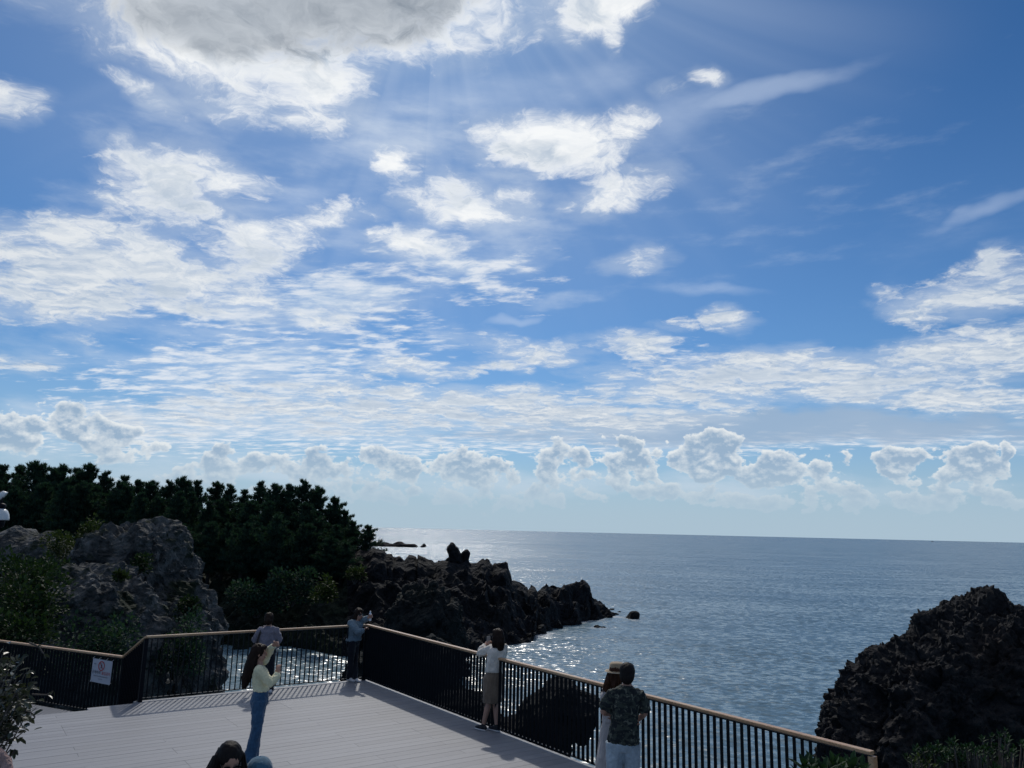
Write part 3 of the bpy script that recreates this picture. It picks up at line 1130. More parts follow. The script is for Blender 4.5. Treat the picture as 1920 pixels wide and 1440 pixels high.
ROCKS = []
oo, ww = (((-2.823, -2.366), (-2.612, -2.109), (-2.471, -1.925), (-2.296, -1.667), (-2.081, -1.443), (-1.756, -1.107), (-1.389, -0.805), (-0.823, -0.608),
    (-0.251, -0.485), (0.331, -0.583), (0.906, -0.514), (1.414, -0.706), (1.622, -1.142), (1.702, -1.760), (1.778, -2.264), (2.222, -2.470), (2.741,
    -2.656), (3.190, -3.129), (3.542, -5.916), (-2.946, -6.056)), (-3.389, 29.000))
rock('shelf_rock', oo, ww, (1.6, 2.0), 0.20, 0.09, 0.22, 0.8, M_DARKROCK, 'dark rock mass close behind the corner of the deck, seen through the bars', seed=21, round_d=1.0, crumble=0.06, blocks=0.2)
oo, ww = (((-2.396, -0.512), (-2.348, -0.263), (-2.249, -0.120), (-2.161, 0.012), (-2.109, 0.122), (-2.008, 0.288), (-1.942, 0.432), (-1.899, 0.565), (-1.836,
    0.654), (-1.649, 0.680), (-1.588, 0.737), (-1.455, 0.817), (-1.307, 0.965), (-1.209, 1.045), (-1.061, 1.159), (-1.022, 1.227), (-0.910, 1.330),
    (-0.765, 1.401), (-0.580, 1.371), (-0.393, 1.376), (-0.269, 1.468), (-0.196, 1.515), (-0.117, 1.629), (0.008, 1.722), (0.112, 1.849), (0.222, 1.908),
    (0.424, 1.935), (0.520, 1.960), (0.621, 2.042), (0.744, 2.101), (0.884, 2.093), (1.056, 2.177), (1.205, 2.260), (1.355, 2.355), (1.495, 2.335),
    (1.582, 2.257), (1.764, 2.181), (1.915, 2.048), (2.148, 2.019), (2.602, 1.871), (3.741, 1.581), (4.622, 1.153), (5.186, 0.174), (4.942, -3.984),
    (-3.082, -4.153), (-2.596, -1.072)), (9.247, 17.500))
rock('scoria_rock', oo, ww, (2.2, 2.0), 0.12, 0.045, 0.26, 0.9, M_SCORIA, 'tall rugged brown-black lava rock rising behind the right end of the railing', seed=1, round_d=1.3, pits=0.40, pit_freq=1.15, crumble=0.15, blocks=0.30, pct=93)
oo, ww = (((-2.200, 0.002), (-1.778, 0.052), (-1.513, -0.034), (-1.195, -0.130), (-0.939, -0.380), (-0.828, -0.490), (-0.633, -0.465), (-0.519, -0.258),
    (-0.317, -0.008), (-0.156, 0.099), (-0.005, 0.195), (0.201, 0.324), (0.365, 0.348), (0.573, 0.280), (0.661, 0.168), (0.792, 0.099), (0.934, 0.071),
    (1.065, -0.008), (1.163, -0.109), (1.141, -0.253), (1.087, -0.386), (1.044, -0.520), (0.980, -0.744), (0.884, -0.867), (0.787, -0.939), (0.690,
    -0.871), (0.582, -0.853), (0.529, -0.975), (0.510, -1.256), (0.472, -1.753), (0.554, -3.864), (-2.454, -3.927), (-2.481, -1.021)), (0.825, 16.600))
rock('overhanging_rock', oo, ww, (0.8, 1.2), 0.09, 0.055, 0.12, 1.3, M_BASALT, 'black overhanging rock seen through the balusters of the long railing', seed=2, round_d=0.5, pits=0.12, pit_freq=1.8, crumble=0.05)
oo, ww = (((-3.022, -4.957), (-2.440, -3.166), (-2.184, -2.111), (-2.029, -1.504), (-1.758, -0.678), (-1.587, -0.307), (-1.389, -0.486), (-1.181, -0.237),
    (-1.032, -0.050), (-0.624, 0.021), (0.165, 0.038), (0.266, -0.112), (0.414, 0.136), (0.860, 0.054), (1.309, -0.119), (1.507, -0.360), (1.762, -0.415),
    (1.958, -0.593), (2.097, -0.956), (2.307, -1.557), (2.406, -2.609), (2.562, -3.502), (2.895, -5.997), (-3.262, -6.133)), (-4.941, 47.000))
rock('humped_rock', oo, ww, (2.0, 2.5), 0.30, 0.14, 0.34, 0.55, M_DARKROCK, 'dark humped rock with a mossy crest below the headland behind the deck corner', seed=3, round_d=1.6, pits=0.30, pit_freq=0.9, crumble=0.08, blocks=0.4)
# boulders on the left bank
oo, ww = (((-3.561, 1.458), (-3.422, 2.114), (-2.919, 2.564), (-2.513, 2.903), (-2.156, 3.110), (-1.847, 3.161), (-1.613, 3.078), (-1.275, 3.263), (-0.995,
    3.380), (-0.554, 3.456), (-0.100, 3.422), (0.295, 3.299), (0.498, 3.082), (0.633, 2.645), (0.767, 2.210), (0.989, 1.779), (1.244, 1.459), (1.243,
    1.027), (1.441, 0.816), (1.694, 0.500), (1.902, 0.184), (2.129, -0.342), (2.321, -0.972), (2.550, -2.013), (2.806, -4.263), (3.272, -7.429), (-2.828,
    -7.560)), (-14.273, 33.000))
rock('boulder', oo, ww, (2.6, 2.8), 0.22, 0.12, 0.34, 0.55, M_BOULDER, 'largest grey boulder with a rounded top in front of the pine grove', 'boulder', seed=4, round_d=1.9, pits=0.12, pit_freq=0.7, crumble=0.035, blocks=0.48)
oo, ww = (((-1.964, -0.811), (-1.924, 0.263), (-1.810, 0.808), (-1.683, 1.267), (-1.555, 1.728), (-1.386, 1.879), (-1.075, 1.960), (-0.594, 1.897), (-0.128,
    1.945), (0.310, 1.918), (0.496, 1.628), (0.751, 1.377), (1.035, 1.201), (1.217, 0.913), (1.439, 0.610), (1.693, 0.345), (1.890, -0.100), (2.145,
    -1.426), (2.729, -5.845), (-1.588, -5.938)), (-13.991, 28.000))
rock('boulder', oo, ww, (2.0, 2.0), 0.18, 0.10, 0.30, 0.6, M_BOULDER, 'grey boulder in front of the largest one with a green tuft on its side', 'boulder', seed=5, round_d=1.6, pits=0.12, pit_freq=0.8, crumble=0.035, blocks=0.42)
oo, ww = (((-3.393, 0.927), (-2.250, 2.274), (-1.498, 2.691), (-1.037, 2.889), (-0.630, 3.085), (-0.285, 2.959), (0.074, 2.727), (0.425, 2.548), (0.728,
    2.715), (0.988, 2.801), (1.324, 2.729), (1.620, 2.549), (1.950, 2.105), (2.384, 1.058), (2.853, -1.525), (-3.250, -1.663)), (-24.404, 40.000))
rock('boulder', oo, ww, (1.6, 2.2), 0.25, 0.13, 0.22, 0.5, M_BOULDER, 'twin-peaked grey boulder at the left edge behind the leafy bushes', 'boulder', seed=6, round_d=1.6, crumble=0.04)
# pillars on the ridge
oo, ww = (((-0.591, 0.400), (-0.480, 0.969), (-0.682, 1.576), (-0.604, 1.884), (-0.477, 2.062), (-0.349, 2.241), (-0.080, 2.247), (0.110, 1.944), (0.385,
    1.775), (0.485, 1.471), (0.626, 1.299), (0.730, 0.866), (0.927, 0.348)), (-4.494, 66.000))
rock('rock_pillar', oo, ww, (0.8, 0.8), 0.14, 0.075, 0.10, 1.4, M_BASALT, 'tall black rock pillar with a small head on the ridge of the headland', 'rock pillar', seed=7, round_d=0.6, crumble=0.05)
oo, ww = (((-0.478, 0.325), (-0.368, 1.027), (-0.423, 1.289), (-0.296, 1.512), (-0.165, 1.647), (0.103, 1.697), (0.242, 1.568), (0.341, 1.307), (0.264, 0.911),
    (0.226, 0.691), (0.554, 0.262)), (-3.508, 66.300))
rock('rock_pillar', oo, ww, (0.6, 0.6), 0.14, 0.075, 0.09, 1.4, M_BASALT, 'shorter stub of rock just right of the tall pillar on the ridge', 'rock pillar', seed=8, round_d=0.5, crumble=0.05)
# rocks standing in the sea
for (pts_, pos_, th_, vx_, lab_, sd_) in (
    (*(((-0.772, -5.061), (-0.557, -4.647), (-0.343, -4.335), (-0.130, -4.228), (0.190, -4.221), (0.508, -4.367), (0.666, -4.517), (0.609, -5.030), (0.605,
    -5.540), (-0.774, -5.571)), (12.567, 79.500)), (1.0, 1.0), 0.08, 'lone dark rock standing in the sea beyond the tip of the headland', 9),
    (*(((-0.589, -4.972), (-0.418, -4.628), (-0.156, -4.367), (0.286, -4.315), (0.424, -4.609), (0.560, -4.861), (0.477, -5.202), (-0.584, -5.226)), (2.839, 66.500)), (1.0, 1.0), 0.08, 'grey rock at the water edge beside the near foot of the headland', 10),
    (*(((-0.523, -4.994), (-0.380, -4.854), (-0.095, -4.757), (0.142, -4.888), (0.665, -4.968), (0.713, -5.240), (-0.522, -5.268)), (8.247, 71.300)), (0.5, 0.7), 0.07, 'low wave-washed rock barely above the sea in front of the headland tip', 11),
    (*(((-21.121, -6.449), (-9.369, -4.554), (-7.775, -3.355), (-5.889, -3.079), (-4.215, -3.273), (-2.329, -2.997), (0.569, -3.862), (1.981, -3.597),
    (3.595, -2.628), (5.257, -2.590), (6.716, -3.255), (7.892, -2.996), (9.079, -2.969), (10.514, -3.168), (12.683, -3.817), (13.458, -5.194), (-21.046,
    -7.607)), (-53.039, 350.000)), (5, 6), 0.6, 'long low reef of far rocks in the bright sea beyond the headland', 12),
    (*(((-1.378, -4.531), (-0.227, -3.569), (0.230, -3.091), (0.977, -3.775), (1.734, -4.693), (-1.336, -5.465)), (-37.984, 352.000)), (1.5, 1.5), 0.35, 'tiny far islet just right of the long low reef', 13),
):
    big = th_[0] > 2
    rock('sea_rock', pts_, pos_, th_, 0.9 if big else 0.16 if th_[0] <= 1.0 else 0.4, vx_, 0.14 * (5 if big else 1), 1.1 / (5 if big else 1), M_BASALT, lab_, 'rock', seed=sd_, round_d=th_[0] * 0.8)

# ------------------------------------------------------------------ foam where the sea meets the rocks
def foam_mat():
    m, N, b = material('sea foam')
    tc = N.n('ShaderNodeTexCoord')
    at = N.n('ShaderNodeAttribute')
    at.attribute_name = 'edge'
    n1 = N.noise(tc.outputs['Object'], 2.2, 6.0, 0.7)
    n2 = N.noise(tc.outputs['Object'], 0.35, 2.0, 0.5)
    a = N.ss(N.m('ADD', N.m('ADD', n1, N.m('MULTIPLY', n2, 0.9)), N.m('MULTIPLY', at.outputs['Fac'], 0.42)), 1.22, 1.46)
    N.put(b.inputs['Base Color'], (0.75, 0.78, 0.80, 1))
    b.inputs['Roughness'].default_value = 0.8
    t = N.n('ShaderNodeBsdfTransparent')
    mx = N.n('ShaderNodeMixShader')
    N.put(mx.inputs[0], N.m('MULTIPLY', a, 0.5))
    N.t.links.new(t.outputs[0], mx.inputs[1])
    N.t.links.new(b.outputs[0], mx.inputs[2])
    out = [n for n in N.t.nodes if n.type == 'OUTPUT_MATERIAL'][0]
    N.t.links.new(mx.outputs[0], out.inputs[0])
    return m


FOAM_LINES = (((-14.349, 55.819), (-12.588, 54.644), (-10.854, 53.303), (-8.536, 52.123), (-6.347, 51.194), (-4.042, 51.927), (-2.829, 54.716), (-1.664, 57.803),
    (0.056, 59.659), (1.458, 60.436), (2.212, 61.407), (2.566, 65.447)), ((2.325, 64.758), (2.789, 64.520), (3.324, 64.932), (3.639, 67.663)), ((2.815,
    69.669), (3.833, 71.381), (5.338, 72.458), (7.008, 74.845), (8.743, 76.937), (10.646, 79.641), (11.613, 80.813)), ((11.600, 78.896), (12.246, 77.651),
    (13.265, 78.775)), ((7.494, 70.922), (8.229, 69.937), (9.091, 70.843)))
_fv, _ff, _fe = [], [], []
for L_ in FOAM_LINES:
    pts_ = []
    for a_, b_ in zip(L_[:-1], L_[1:]):
        for i_ in range(6):
            pts_.append(Vector(a_).lerp(Vector(b_), i_ / 6))
    pts_.append(Vector(L_[-1]))
    k0_ = len(_fv)
    for i_, p_ in enumerate(pts_):
        t_ = (pts_[min(i_ + 1, len(pts_) - 1)] - pts_[max(i_ - 1, 0)]).normalized()
        n_ = Vector((t_.y, -t_.x))
        for w_, e_ in ((-1.6, 0.6), (-0.2, 1.0), (0.5, 0.75), (1.8, 0.0)):
            _fv.append((p_.x + n_.x * w_, p_.y + n_.y * w_, SEA_Z + 0.006))
            _fe.append(e_)
    for i_ in range(len(pts_) - 1):
        for q_ in range(3):
            c_ = k0_ + i_ * 4 + q_
            _ff.append((c_, c_ + 1, c_ + 5, c_ + 4))
_fm = mesh('foam', _fv, _ff)
_at = _fm.attributes.new('edge', 'FLOAT', 'POINT')
_at.data.foreach_set('value', _fe)
tag(link('foam', _fm, foam_mat()), 'thin white foam along the foot of the rocks', 'foam', kind='stuff')

# ------------------------------------------------------------------ vegetation
def leaf_mat(name, dark, light, rough=0.6, spec=0.3, glow=0.15):
    m, N, b = material(name)
    g = N.n('ShaderNodeNewGeometry')
    oi = N.n('ShaderNodeObjectInfo')
    r = N.m('FRACT', N.m('ADD', g.outputs['Random Per Island'], N.m('MULTIPLY', oi.outputs['Random'], 0.37)))
    col = N.mix(r, dark, light)
    N.put(b.inputs['Base Color'], col)
    b.inputs['Roughness'].default_value = rough
    b.inputs['Specular IOR Level'].default_value = spec
    tr = N.n('ShaderNodeBsdfTranslucent')
    N.put(tr.inputs[0], N.v('MULTIPLY', col, (1.5, 1.6, 0.6)))
    mx = N.n('ShaderNodeMixShader')
    mx.inputs[0].default_value = glow
    N.t.links.new(b.outputs[0], mx.inputs[1])
    N.t.links.new(tr.outputs[0], mx.inputs[2])
    out = [n for n in N.t.nodes if n.type == 'OUTPUT_MATERIAL'][0]
    N.t.links.new(mx.outputs[0], out.inputs[0])
    return m


M_NEEDLE = leaf_mat('dark pine needles', (0.008, 0.026, 0.024), (0.036, 0.072, 0.048), 0.7, 0.15, 0.22)
M_BUSH = leaf_mat('broad bush leaves', (0.007, 0.018, 0.010), (0.028, 0.052, 0.019), 0.6, 0.12, 0.18)
M_SHRUB_L = leaf_mat('pale green shrub leaves', (0.018, 0.032, 0.011), (0.048, 0.068, 0.022), 0.6, 0.15, 0.22)
M_GLOSSY = leaf_mat('glossy evergreen leaves', (0.014, 0.020, 0.012), (0.052, 0.058, 0.034), 0.36, 0.45, 0.15)
M_FLESHY = leaf_mat('fleshy shore plant leaves', (0.008, 0.024, 0.013), (0.028, 0.062, 0.028), 0.6, 0.12, 0.12)
M_BARK = plain('dark bark', (0.020, 0.017, 0.015), 0.9, 0.4, 6.0, 0.02)
M_TWIG = plain('grey twigs', (0.070, 0.058, 0.050), 0.8, 0.3, 20.0)


class Leaves:
    """many small separate faces gathered into one mesh"""

    def __init__(self, rnd):
        self.v, self.f, self.r = [], [], rnd

    def tri(self, a, b, c):
        k = len(self.v)
        self.v += [a, b, c]
        self.f.append((k, k + 1, k + 2))

    def spray(self, p, d, L, w, n, spread):
        """a tuft of n pointed blades from p around direction d"""
        r = self.r
        for _ in range(n):
            q = Vector((r.gauss(0, 1), r.gauss(0, 1), r.gauss(0, 1))) * spread
            e = (d + q).normalized()
            s = e.cross(Vector((r.gauss(0, 1), r.gauss(0, 1), r.gauss(0, 1)))).normalized()
            ll = L * r.uniform(0.6, 1.15)
            self.tri(p - s * w, p + s * w, p + e * ll)

    def leaf(self, p, d, up, L, w):
        """one folded ovate leaf"""
        s = d.cross(up)
        if s.length < 1e-4:
            s = d.cross(Vector((1, 0, 0.2)))
        s.normalize()
        n = s.cross(d).normalized()
        k = len(self.v)
        self.v += [p, p + d * L * 0.35 + s * w * 0.5 + n * w * 0.18, p + d * L * 0.75 + s * w * 0.40 + n * w * 0.12, p + d * L - n * L * 0.06,
                   p + d * L * 0.75 - s * w * 0.40 + n * w * 0.12, p + d * L * 0.35 - s * w * 0.5 + n * w * 0.18, p + d * L * 0.5]
        self.f += [(k, k + 1, k + 6), (k + 1, k + 2, k + 6), (k + 2, k + 3, k + 6), (k + 3, k + 4, k + 6), (k + 4, k + 5, k + 6), (k + 5, k, k + 6)]

    def mesh(self, name):
        return mesh(name, self.v, self.f)


def pine_meshes(seed, H, R, lean=0.0, bare=0.22):
    r = random.Random(seed)
    tr = MB()
    bend = [Vector((0, 0, -0.8))]
    for i in range(1, 8):
        t = i / 7
        bend.append(Vector((lean * t * t * H + r.uniform(-0.10, 0.10), r.uniform(-0.10, 0.10), H * 0.97 * t)))
    tr.tube(bend, [0.20 * (1 - 0.85 * i / 7) + 0.02 for i in range(8)], 7)

    def axis(h):
        t = max(0, min(0.999, h / (H * 0.97))) * 7
        i = int(t)
        return bend[i].lerp(bend[i + 1], t - i) if i > 0 else Vector((0, 0, h))

    lv = Leaves(r)
    nw, per = int(H / 0.72), 5
    wh = [H * (bare + (1 - bare) * (i + r.uniform(-0.18, 0.18)) / nw) for i in range(nw)]
    br_l = [(h, k) for h in wh for k in range(per + r.choice((-1, 0, 1)))]
    for i, (h, k) in enumerate(br_l):
        h = h + r.uniform(-0.24, 0.24)
        t = max(0.0, min(0.985, (h / H - bare) / (1 - bare)))
        prof = (1 - t) ** 0.92 * (0.55 + 0.45 * min(1, t / 0.25))
        L = R * prof * r.uniform(0.60, 1.25) + 0.20
        a = k * 6.283 / per + h * 2.1 + r.uniform(-0.4, 0.4)
        d = Vector((cos(a), sin(a), 0.06 + 0.50 * t + r.uniform(-0.10, 0.12)))
        p0 = axis(h)
        tip = p0 + d * L
        if i % 2 == 0:
            tr.tube([p0, p0.lerp(tip, 0.5) - Vector((0, 0, 0.06 * L)), tip], [0.05 * (1 - t) + 0.015, 0.03, 0.01], 4, False)
        nt = int(8 + 15 * L)
        side = Vector((-d.y, d.x, 0)).normalized()
        for j in range(nt):
            s = r.random() ** 0.55
            fan = 0.42 * L * s * (1.25 - s)
            q = p0 + d * (L * s) + side * r.uniform(-1, 1) * fan * 1.3 + Vector((0, 0, r.uniform(-0.14, 0.26)))
            lv.spray(q, Vector((d.x * 0.4, d.y * 0.4, 1.0)), r.uniform(0.26, 0.46), 0.036, 9, 0.55)
    for k in range(420):
        t = r.random() ** 0.8
        rr, a = R * (1 - t) ** 0.92 * r.uniform(0.2, 0.85) * 0.9, r.uniform(0, 6.283)
        q = axis(H * (bare + 0.05 + (0.93 - bare) * t)) + Vector((cos(a) * rr, sin(a) * rr, 0))
        lv.spray(q, Vector((cos(a) * 0.5, sin(a) * 0.5, 0.9)), r.uniform(0.26, 0.46), 0.036, 9, 0.55)
    for h, k in br_l[::2]:
        t = max(0.0, min(0.985, (h / H - bare) / (1 - bare)))
        a = r.uniform(0, 6.283)
        rr = R * (1 - t) ** 0.92 * r.uniform(0.5, 1.0)
        q = axis(h) + Vector((cos(a) * rr, sin(a) * rr, 0.1))
        for z in (0.0, 0.22, 0.44):
            lv.spray(q + Vector((0, 0, z)), Vector((0, 0, 1)), 0.32, 0.03, 7, 0.30)
    for k in range(9):
        q = axis(H * (0.88 + 0.12 * k / 9)) + Vector((r.uniform(-0.15, 0.15), r.uniform(-0.15, 0.15), 0))
        lv.spray(q, Vector((0, 0, 1)), 0.5, 0.04, 9, 0.30)
    return mesh('trunk', tr.v, tr.f, True), lv.mesh('crown')


PINES = []
for s_, (h_, r_, ln) in enumerate([(9, 2.7, 0.0), (8, 3.0, 0.05), (9, 2.2, -0.04), (7, 2.9, 0.08), (8.5, 2.5, 0.02), (7.5, 2.6, -0.06)]):
    a_, b_ = pine_meshes(100 + s_, h_, r_, ln)
    a_.materials.append(M_BARK)
    b_.materials.append(M_NEEDLE)
    PINES.append((h_, a_, b_))

# (top point of the crown, ground height, proto, turn, label)
PINE_TOPS = [
    ((-53.161, 77.416, 8.187), 0.20, 0, 'pine in the back row of the grove, one of many along its skyline'),
    ((-50.012, 76.619, 8.409), 0.20, 2, 'thin spired pine at the left edge of the skyline'),
    ((-49.665, 78.376, 8.669), 0.20, 4, 'pine in the back row of the grove, one of many along its skyline'),
    ((-46.833, 76.930, 8.932), 0.20, 1, 'tallest pine of the grove, its broad top highest above the left skyline'),
    ((-45.096, 76.399, 8.190), 0.20, 0, 'pine in the back row of the grove, one of many along its skyline'),
    ((-45.139, 78.410, 8.669), 0.20, 5, 'pine in the back row of the grove, one of many along its skyline'),
    ((-45.309, 81.508, 8.582), 0.20, 2, 'pine in the back row of the grove, one of many along its skyline'),
    ((-43.993, 80.803, 9.170), 0.20, 4, 'second tall pine on the skyline, right of the highest one, above the largest boulder'),
    ((-41.987, 80.591, 8.256), 0.20, 0, 'pine in the back row of the grove, one of many along its skyline'),
    ((-38.538, 77.332, 7.672), 0.20, 2, 'pine in the back row of the grove, one of many along its skyline'),
    ((-37.809, 79.220, 7.492), 0.20, 4, 'pine in the back row of the grove, one of many along its skyline'),
    ((-35.560, 77.660, 7.338), 0.20, 1, 'pine in the back row of the grove, one of many along its skyline'),
    ((-33.788, 77.036, 7.288), 0.20, 0, 'pine in the back row of the grove, one of many along its skyline'),
    ((-32.230, 76.637, 7.666), 0.20, 5, 'pine with an even rounded top in the middle of the grove skyline'),
    ((-30.874, 77.286, 7.371), 0.20, 2, 'pine in the back row of the grove, one of many along its skyline'),
    ((-30.734, 81.565, 7.639), 0.20, 4, 'pine in the back row of the grove, one of many along its skyline'),
    ((-29.141, 80.974, 7.252), 0.20, 0, 'pine in the back row of the grove, one of many along its skyline'),
    ((-27.491, 80.840, 6.731), 0.20, 2, 'pine in the back row of the grove, one of many along its skyline'),
    ((-22.714, 70.901, 7.068), 0.20, 0, 'pine in the back row of the grove, one of many along its skyline'),
    ((-20.933, 69.080, 6.857), 0.20, 1, 'dense rounded pine left of the pointed one at the right shoulder of the grove'),
    ((-19.608, 69.430, 6.908), 0.20, 4, 'pine in the back row of the grove, one of many along its skyline'),
    ((-18.689, 70.381, 7.274), 0.20, 0, 'tall pine with a pointed top at the right shoulder of the grove'),
    ((-17.419, 70.696, 6.744), 0.20, 5, 'pine in the back row of the grove, one of many along its skyline'),
    ((-16.323, 71.064, 5.821), -0.40, 3, 'pine with ragged layered branches between the pointed pine and the sea'),
    ((-15.291, 71.140, 4.692), -0.40, 3, 'pine in the back row of the grove, one of many along its skyline'),
    ((-14.017, 68.760, 3.737), -0.40, 3, 'outermost pine sloping down to the sea at the right end of the grove'),
    ((-48.599, 72.024, 6.351), 0.00, 1, 'pine standing inside the dark grove in front of the skyline row'),
    ((-48.641, 73.778, 6.831), 0.00, 4, 'pine standing inside the dark grove in front of the skyline row'),
    ((-45.582, 71.168, 6.132), 0.00, 5, 'pine standing inside the dark grove in front of the skyline row'),
    ((-43.988, 72.033, 6.174), 0.00, 3, 'pine standing inside the dark grove in front of the skyline row'),
    ((-42.879, 71.805, 6.659), 0.00, 1, 'pine standing inside the dark grove in front of the skyline row'),
    ((-40.073, 70.173, 6.745), 0.00, 0, 'pine standing inside the dark grove in front of the skyline row'),
    ((-39.510, 72.075, 6.713), 0.00, 5, 'pine standing inside the dark grove in front of the skyline row'),
    ((-39.549, 73.989, 6.670), 0.00, 1, 'pine standing inside the dark grove in front of the skyline row'),
    ((-36.853, 72.540, 6.851), 0.00, 3, 'pine standing inside the dark grove in front of the skyline row'),
    ((-35.974, 72.988, 6.459), 0.00, 2, 'pine standing inside the dark grove in front of the skyline row'),
    ((-33.731, 71.294, 5.839), 0.00, 0, 'pine standing inside the dark grove in front of the skyline row'),
    ((-32.641, 72.329, 5.620), 0.00, 1, 'pine standing inside the dark grove in front of the skyline row'),
    ((-30.183, 71.164, 6.009), 0.00, 0, 'pine standing inside the dark grove in front of the skyline row'),
    ((-29.885, 73.584, 6.090), 0.00, 2, 'pine standing inside the dark grove in front of the skyline row'),
    ((-26.740, 70.073, 5.187), 0.00, 2, 'pine standing inside the dark grove in front of the skyline row'),
    ((-26.888, 72.608, 5.578), 0.00, 4, 'pine standing inside the dark grove in front of the skyline row'),
    ((-25.366, 72.471, 5.115), 0.00, 3, 'pine standing inside the dark grove in front of the skyline row'),
    ((-21.977, 66.997, 5.320), 0.00, 1, 'pine standing inside the dark grove in front of the skyline row'),
    ((-20.341, 65.612, 5.208), 0.00, 1, 'pine standing inside the dark grove in front of the skyline row'),
    ((-19.085, 67.993, 5.228), 0.00, 4, 'pine standing inside the dark grove in front of the skyline row'),
    ((-17.187, 66.560, 5.210), 0.00, 1, 'pine standing inside the dark grove in front of the skyline row'),
    ((-16.635, 67.343, 4.551), 0.00, 4, 'pine standing inside the dark grove in front of the skyline row'),
    ((-14.720, 65.602, 3.369), 0.00, 3, 'pine standing inside the dark grove in front of the skyline row'),
    ((-25.480, 61.607, 3.105), -1.40, 5, 'low dark pine at the front foot of the grove'),
    ((-25.183, 63.455, 2.401), -1.40, 1, 'low dark pine at the front foot of the grove'),
    ((-23.730, 62.732, 3.405), -1.40, 1, 'low dark pine at the front foot of the grove'),
    ((-22.975, 63.442, 3.269), -1.40, 3, 'low dark pine at the front foot of the grove'),
    ((-20.818, 61.595, 3.319), -1.40, 3, 'low dark pine at the front foot of the grove'),
    ((-20.752, 63.817, 3.386), -1.40, 3, 'low dark pine at the front foot of the grove'),
    ((-18.596, 61.654, 3.940), -1.40, 3, 'low dark pine at the front foot of the grove'),
    ((-17.871, 62.709, 3.054), -1.40, 5, 'low dark pine at the front foot of the grove'),
    ((-16.962, 63.734, 3.377), -1.40, 3, 'low dark pine at the front foot of the grove'),
    ((-16.091, 64.290, 3.384), -1.40, 5, 'low dark pine at the front foot of the grove'),
    ((-14.123, 62.510, 2.400), -1.40, 5, 'low dark pine at the front foot of the grove'),
    ((-13.193, 62.445, 2.013), -1.40, 3, 'low dark pine at the front foot of the grove'),
    ((-12.497, 68.000, 3.399), -0.30, 3, 'smallest pine hanging over the sea at the very right of the grove'),
]
rp_ = random.Random(8)
for (tx_, ty_, tz_), gz_, k_, lab_ in PINE_TOPS:
    h_, a_, b_ = PINES[k_]
    o = empty('pine_tree', (tx_, ty_, gz_), rp_.uniform(0, 6.28) if k_ != 3 else 0.6)
    sc = (tz_ - gz_) / h_
    wsc = max(0.72, min(1.15, sc * 1.05)) if sc < 1.3 else 1.1
    o.scale = (wsc, wsc, sc)
    tag(o, lab_, 'pine tree', 'pines of the dark grove on the headland')
    for nm, me_ in (('trunk', a_), ('crown', b_)):
        c_ = bpy.data.objects.new(nm, me_)
        COL.objects.link(c_)
        c_.parent = o


def bush(loc, size, n, seed, mat, label, cat='bush', L=0.10, w=0.06, group=None, name='bush', up=0.35, lumps=7, stems=True):
    """rounded bush of many separate leaves spread through a lumpy volume"""
    r = random.Random(seed)
    lv = Leaves(r)
    sx, sy, sz = size
    cl = []
    for _ in range(lumps):
        a, e = r.uniform(0, 2 * pi), r.uniform(0.15, 1.0)
        rad = r.uniform(0.25, 0.62)
        cl.append((Vector((cos(a) * rad, sin(a) * rad, e * 0.85)), r.uniform(0.28, 0.5)))
    for _ in range(n):
        c, q = r.choice(cl)
        d = Vector((r.gauss(0, 1), r.gauss(0, 1), r.gauss(0, 1))).normalized()
        p = c + d * q * (r.random() ** 0.35)
        if p.z < 0.02:
            continue
        p = Vector((p.x * sx, p.y * sy, p.z * sz))
        e = (d + Vector((r.gauss(0, 0.5), r.gauss(0, 0.5), up + r.gauss(0, 0.4)))).normalized()
        lv.leaf(p, e, Vector((r.gauss(0, 0.4), r.gauss(0, 0.4), 1)), L * r.uniform(0.6, 1.25), w * r.uniform(0.7, 1.2))
    o = empty(name, loc)
    tag(o, label, cat, group)
    link('foliage', lv.mesh('foliage'), mat, o)
    if stems:
        tb = MB()
        for c, q in cl:
            p = Vector((c.x * sx, c.y * sy, c.z * sz))
            b0 = Vector((p.x * 0.12, p.y * 0.12, -0.3))
            tb.tube([b0, b0.lerp(p, 0.5) + Vector((r.uniform(-.05, .05), r.uniform(-.05, .05), 0.05)), p], [0.03, 0.02, 0.008], 5, False)
        link('stems', mesh('stems', tb.v, tb.f, True), M_TWIG, o)
    return o


# earth banks that carry the bushes (left of the boulders, and right of the deck)
def bank(name, x0, x1, y0, y1, zf, mat, step=0.5):
    nx, ny = int((x1 - x0) / step) + 1, int((y1 - y0) / step) + 1
    gx, gy = np.meshgrid(np.linspace(x0, x1, nx), np.linspace(y0, y1, ny))
    z = zf(gx, gy) + 0.25 * fbm(np.stack([gx.ravel(), gy.ravel(), 0 * gx.ravel()], 1) * 0.7, 4).reshape(gx.shape)
    V = np.stack([gx.ravel(), gy.ravel(), z.ravel()], 1)
    F_ = [(j * nx + i, j * nx + i + 1, (j + 1) * nx + i + 1, (j + 1) * nx + i) for j in range(ny - 1) for i in range(nx - 1)]
    tag(link(name, mesh(name, V, F_, True), mat), kind='structure')


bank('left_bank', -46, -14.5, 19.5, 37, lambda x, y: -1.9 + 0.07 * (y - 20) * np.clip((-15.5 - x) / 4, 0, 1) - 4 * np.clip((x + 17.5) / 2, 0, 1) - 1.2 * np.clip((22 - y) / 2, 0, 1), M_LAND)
bank('planting_bed', 3.2, 9.5, 3.0, 9.8, lambda x, y: -0.55 + 0.25 * np.clip((x - 4) / 3, 0, 1) + 0 * y, M_LAND, 0.3)

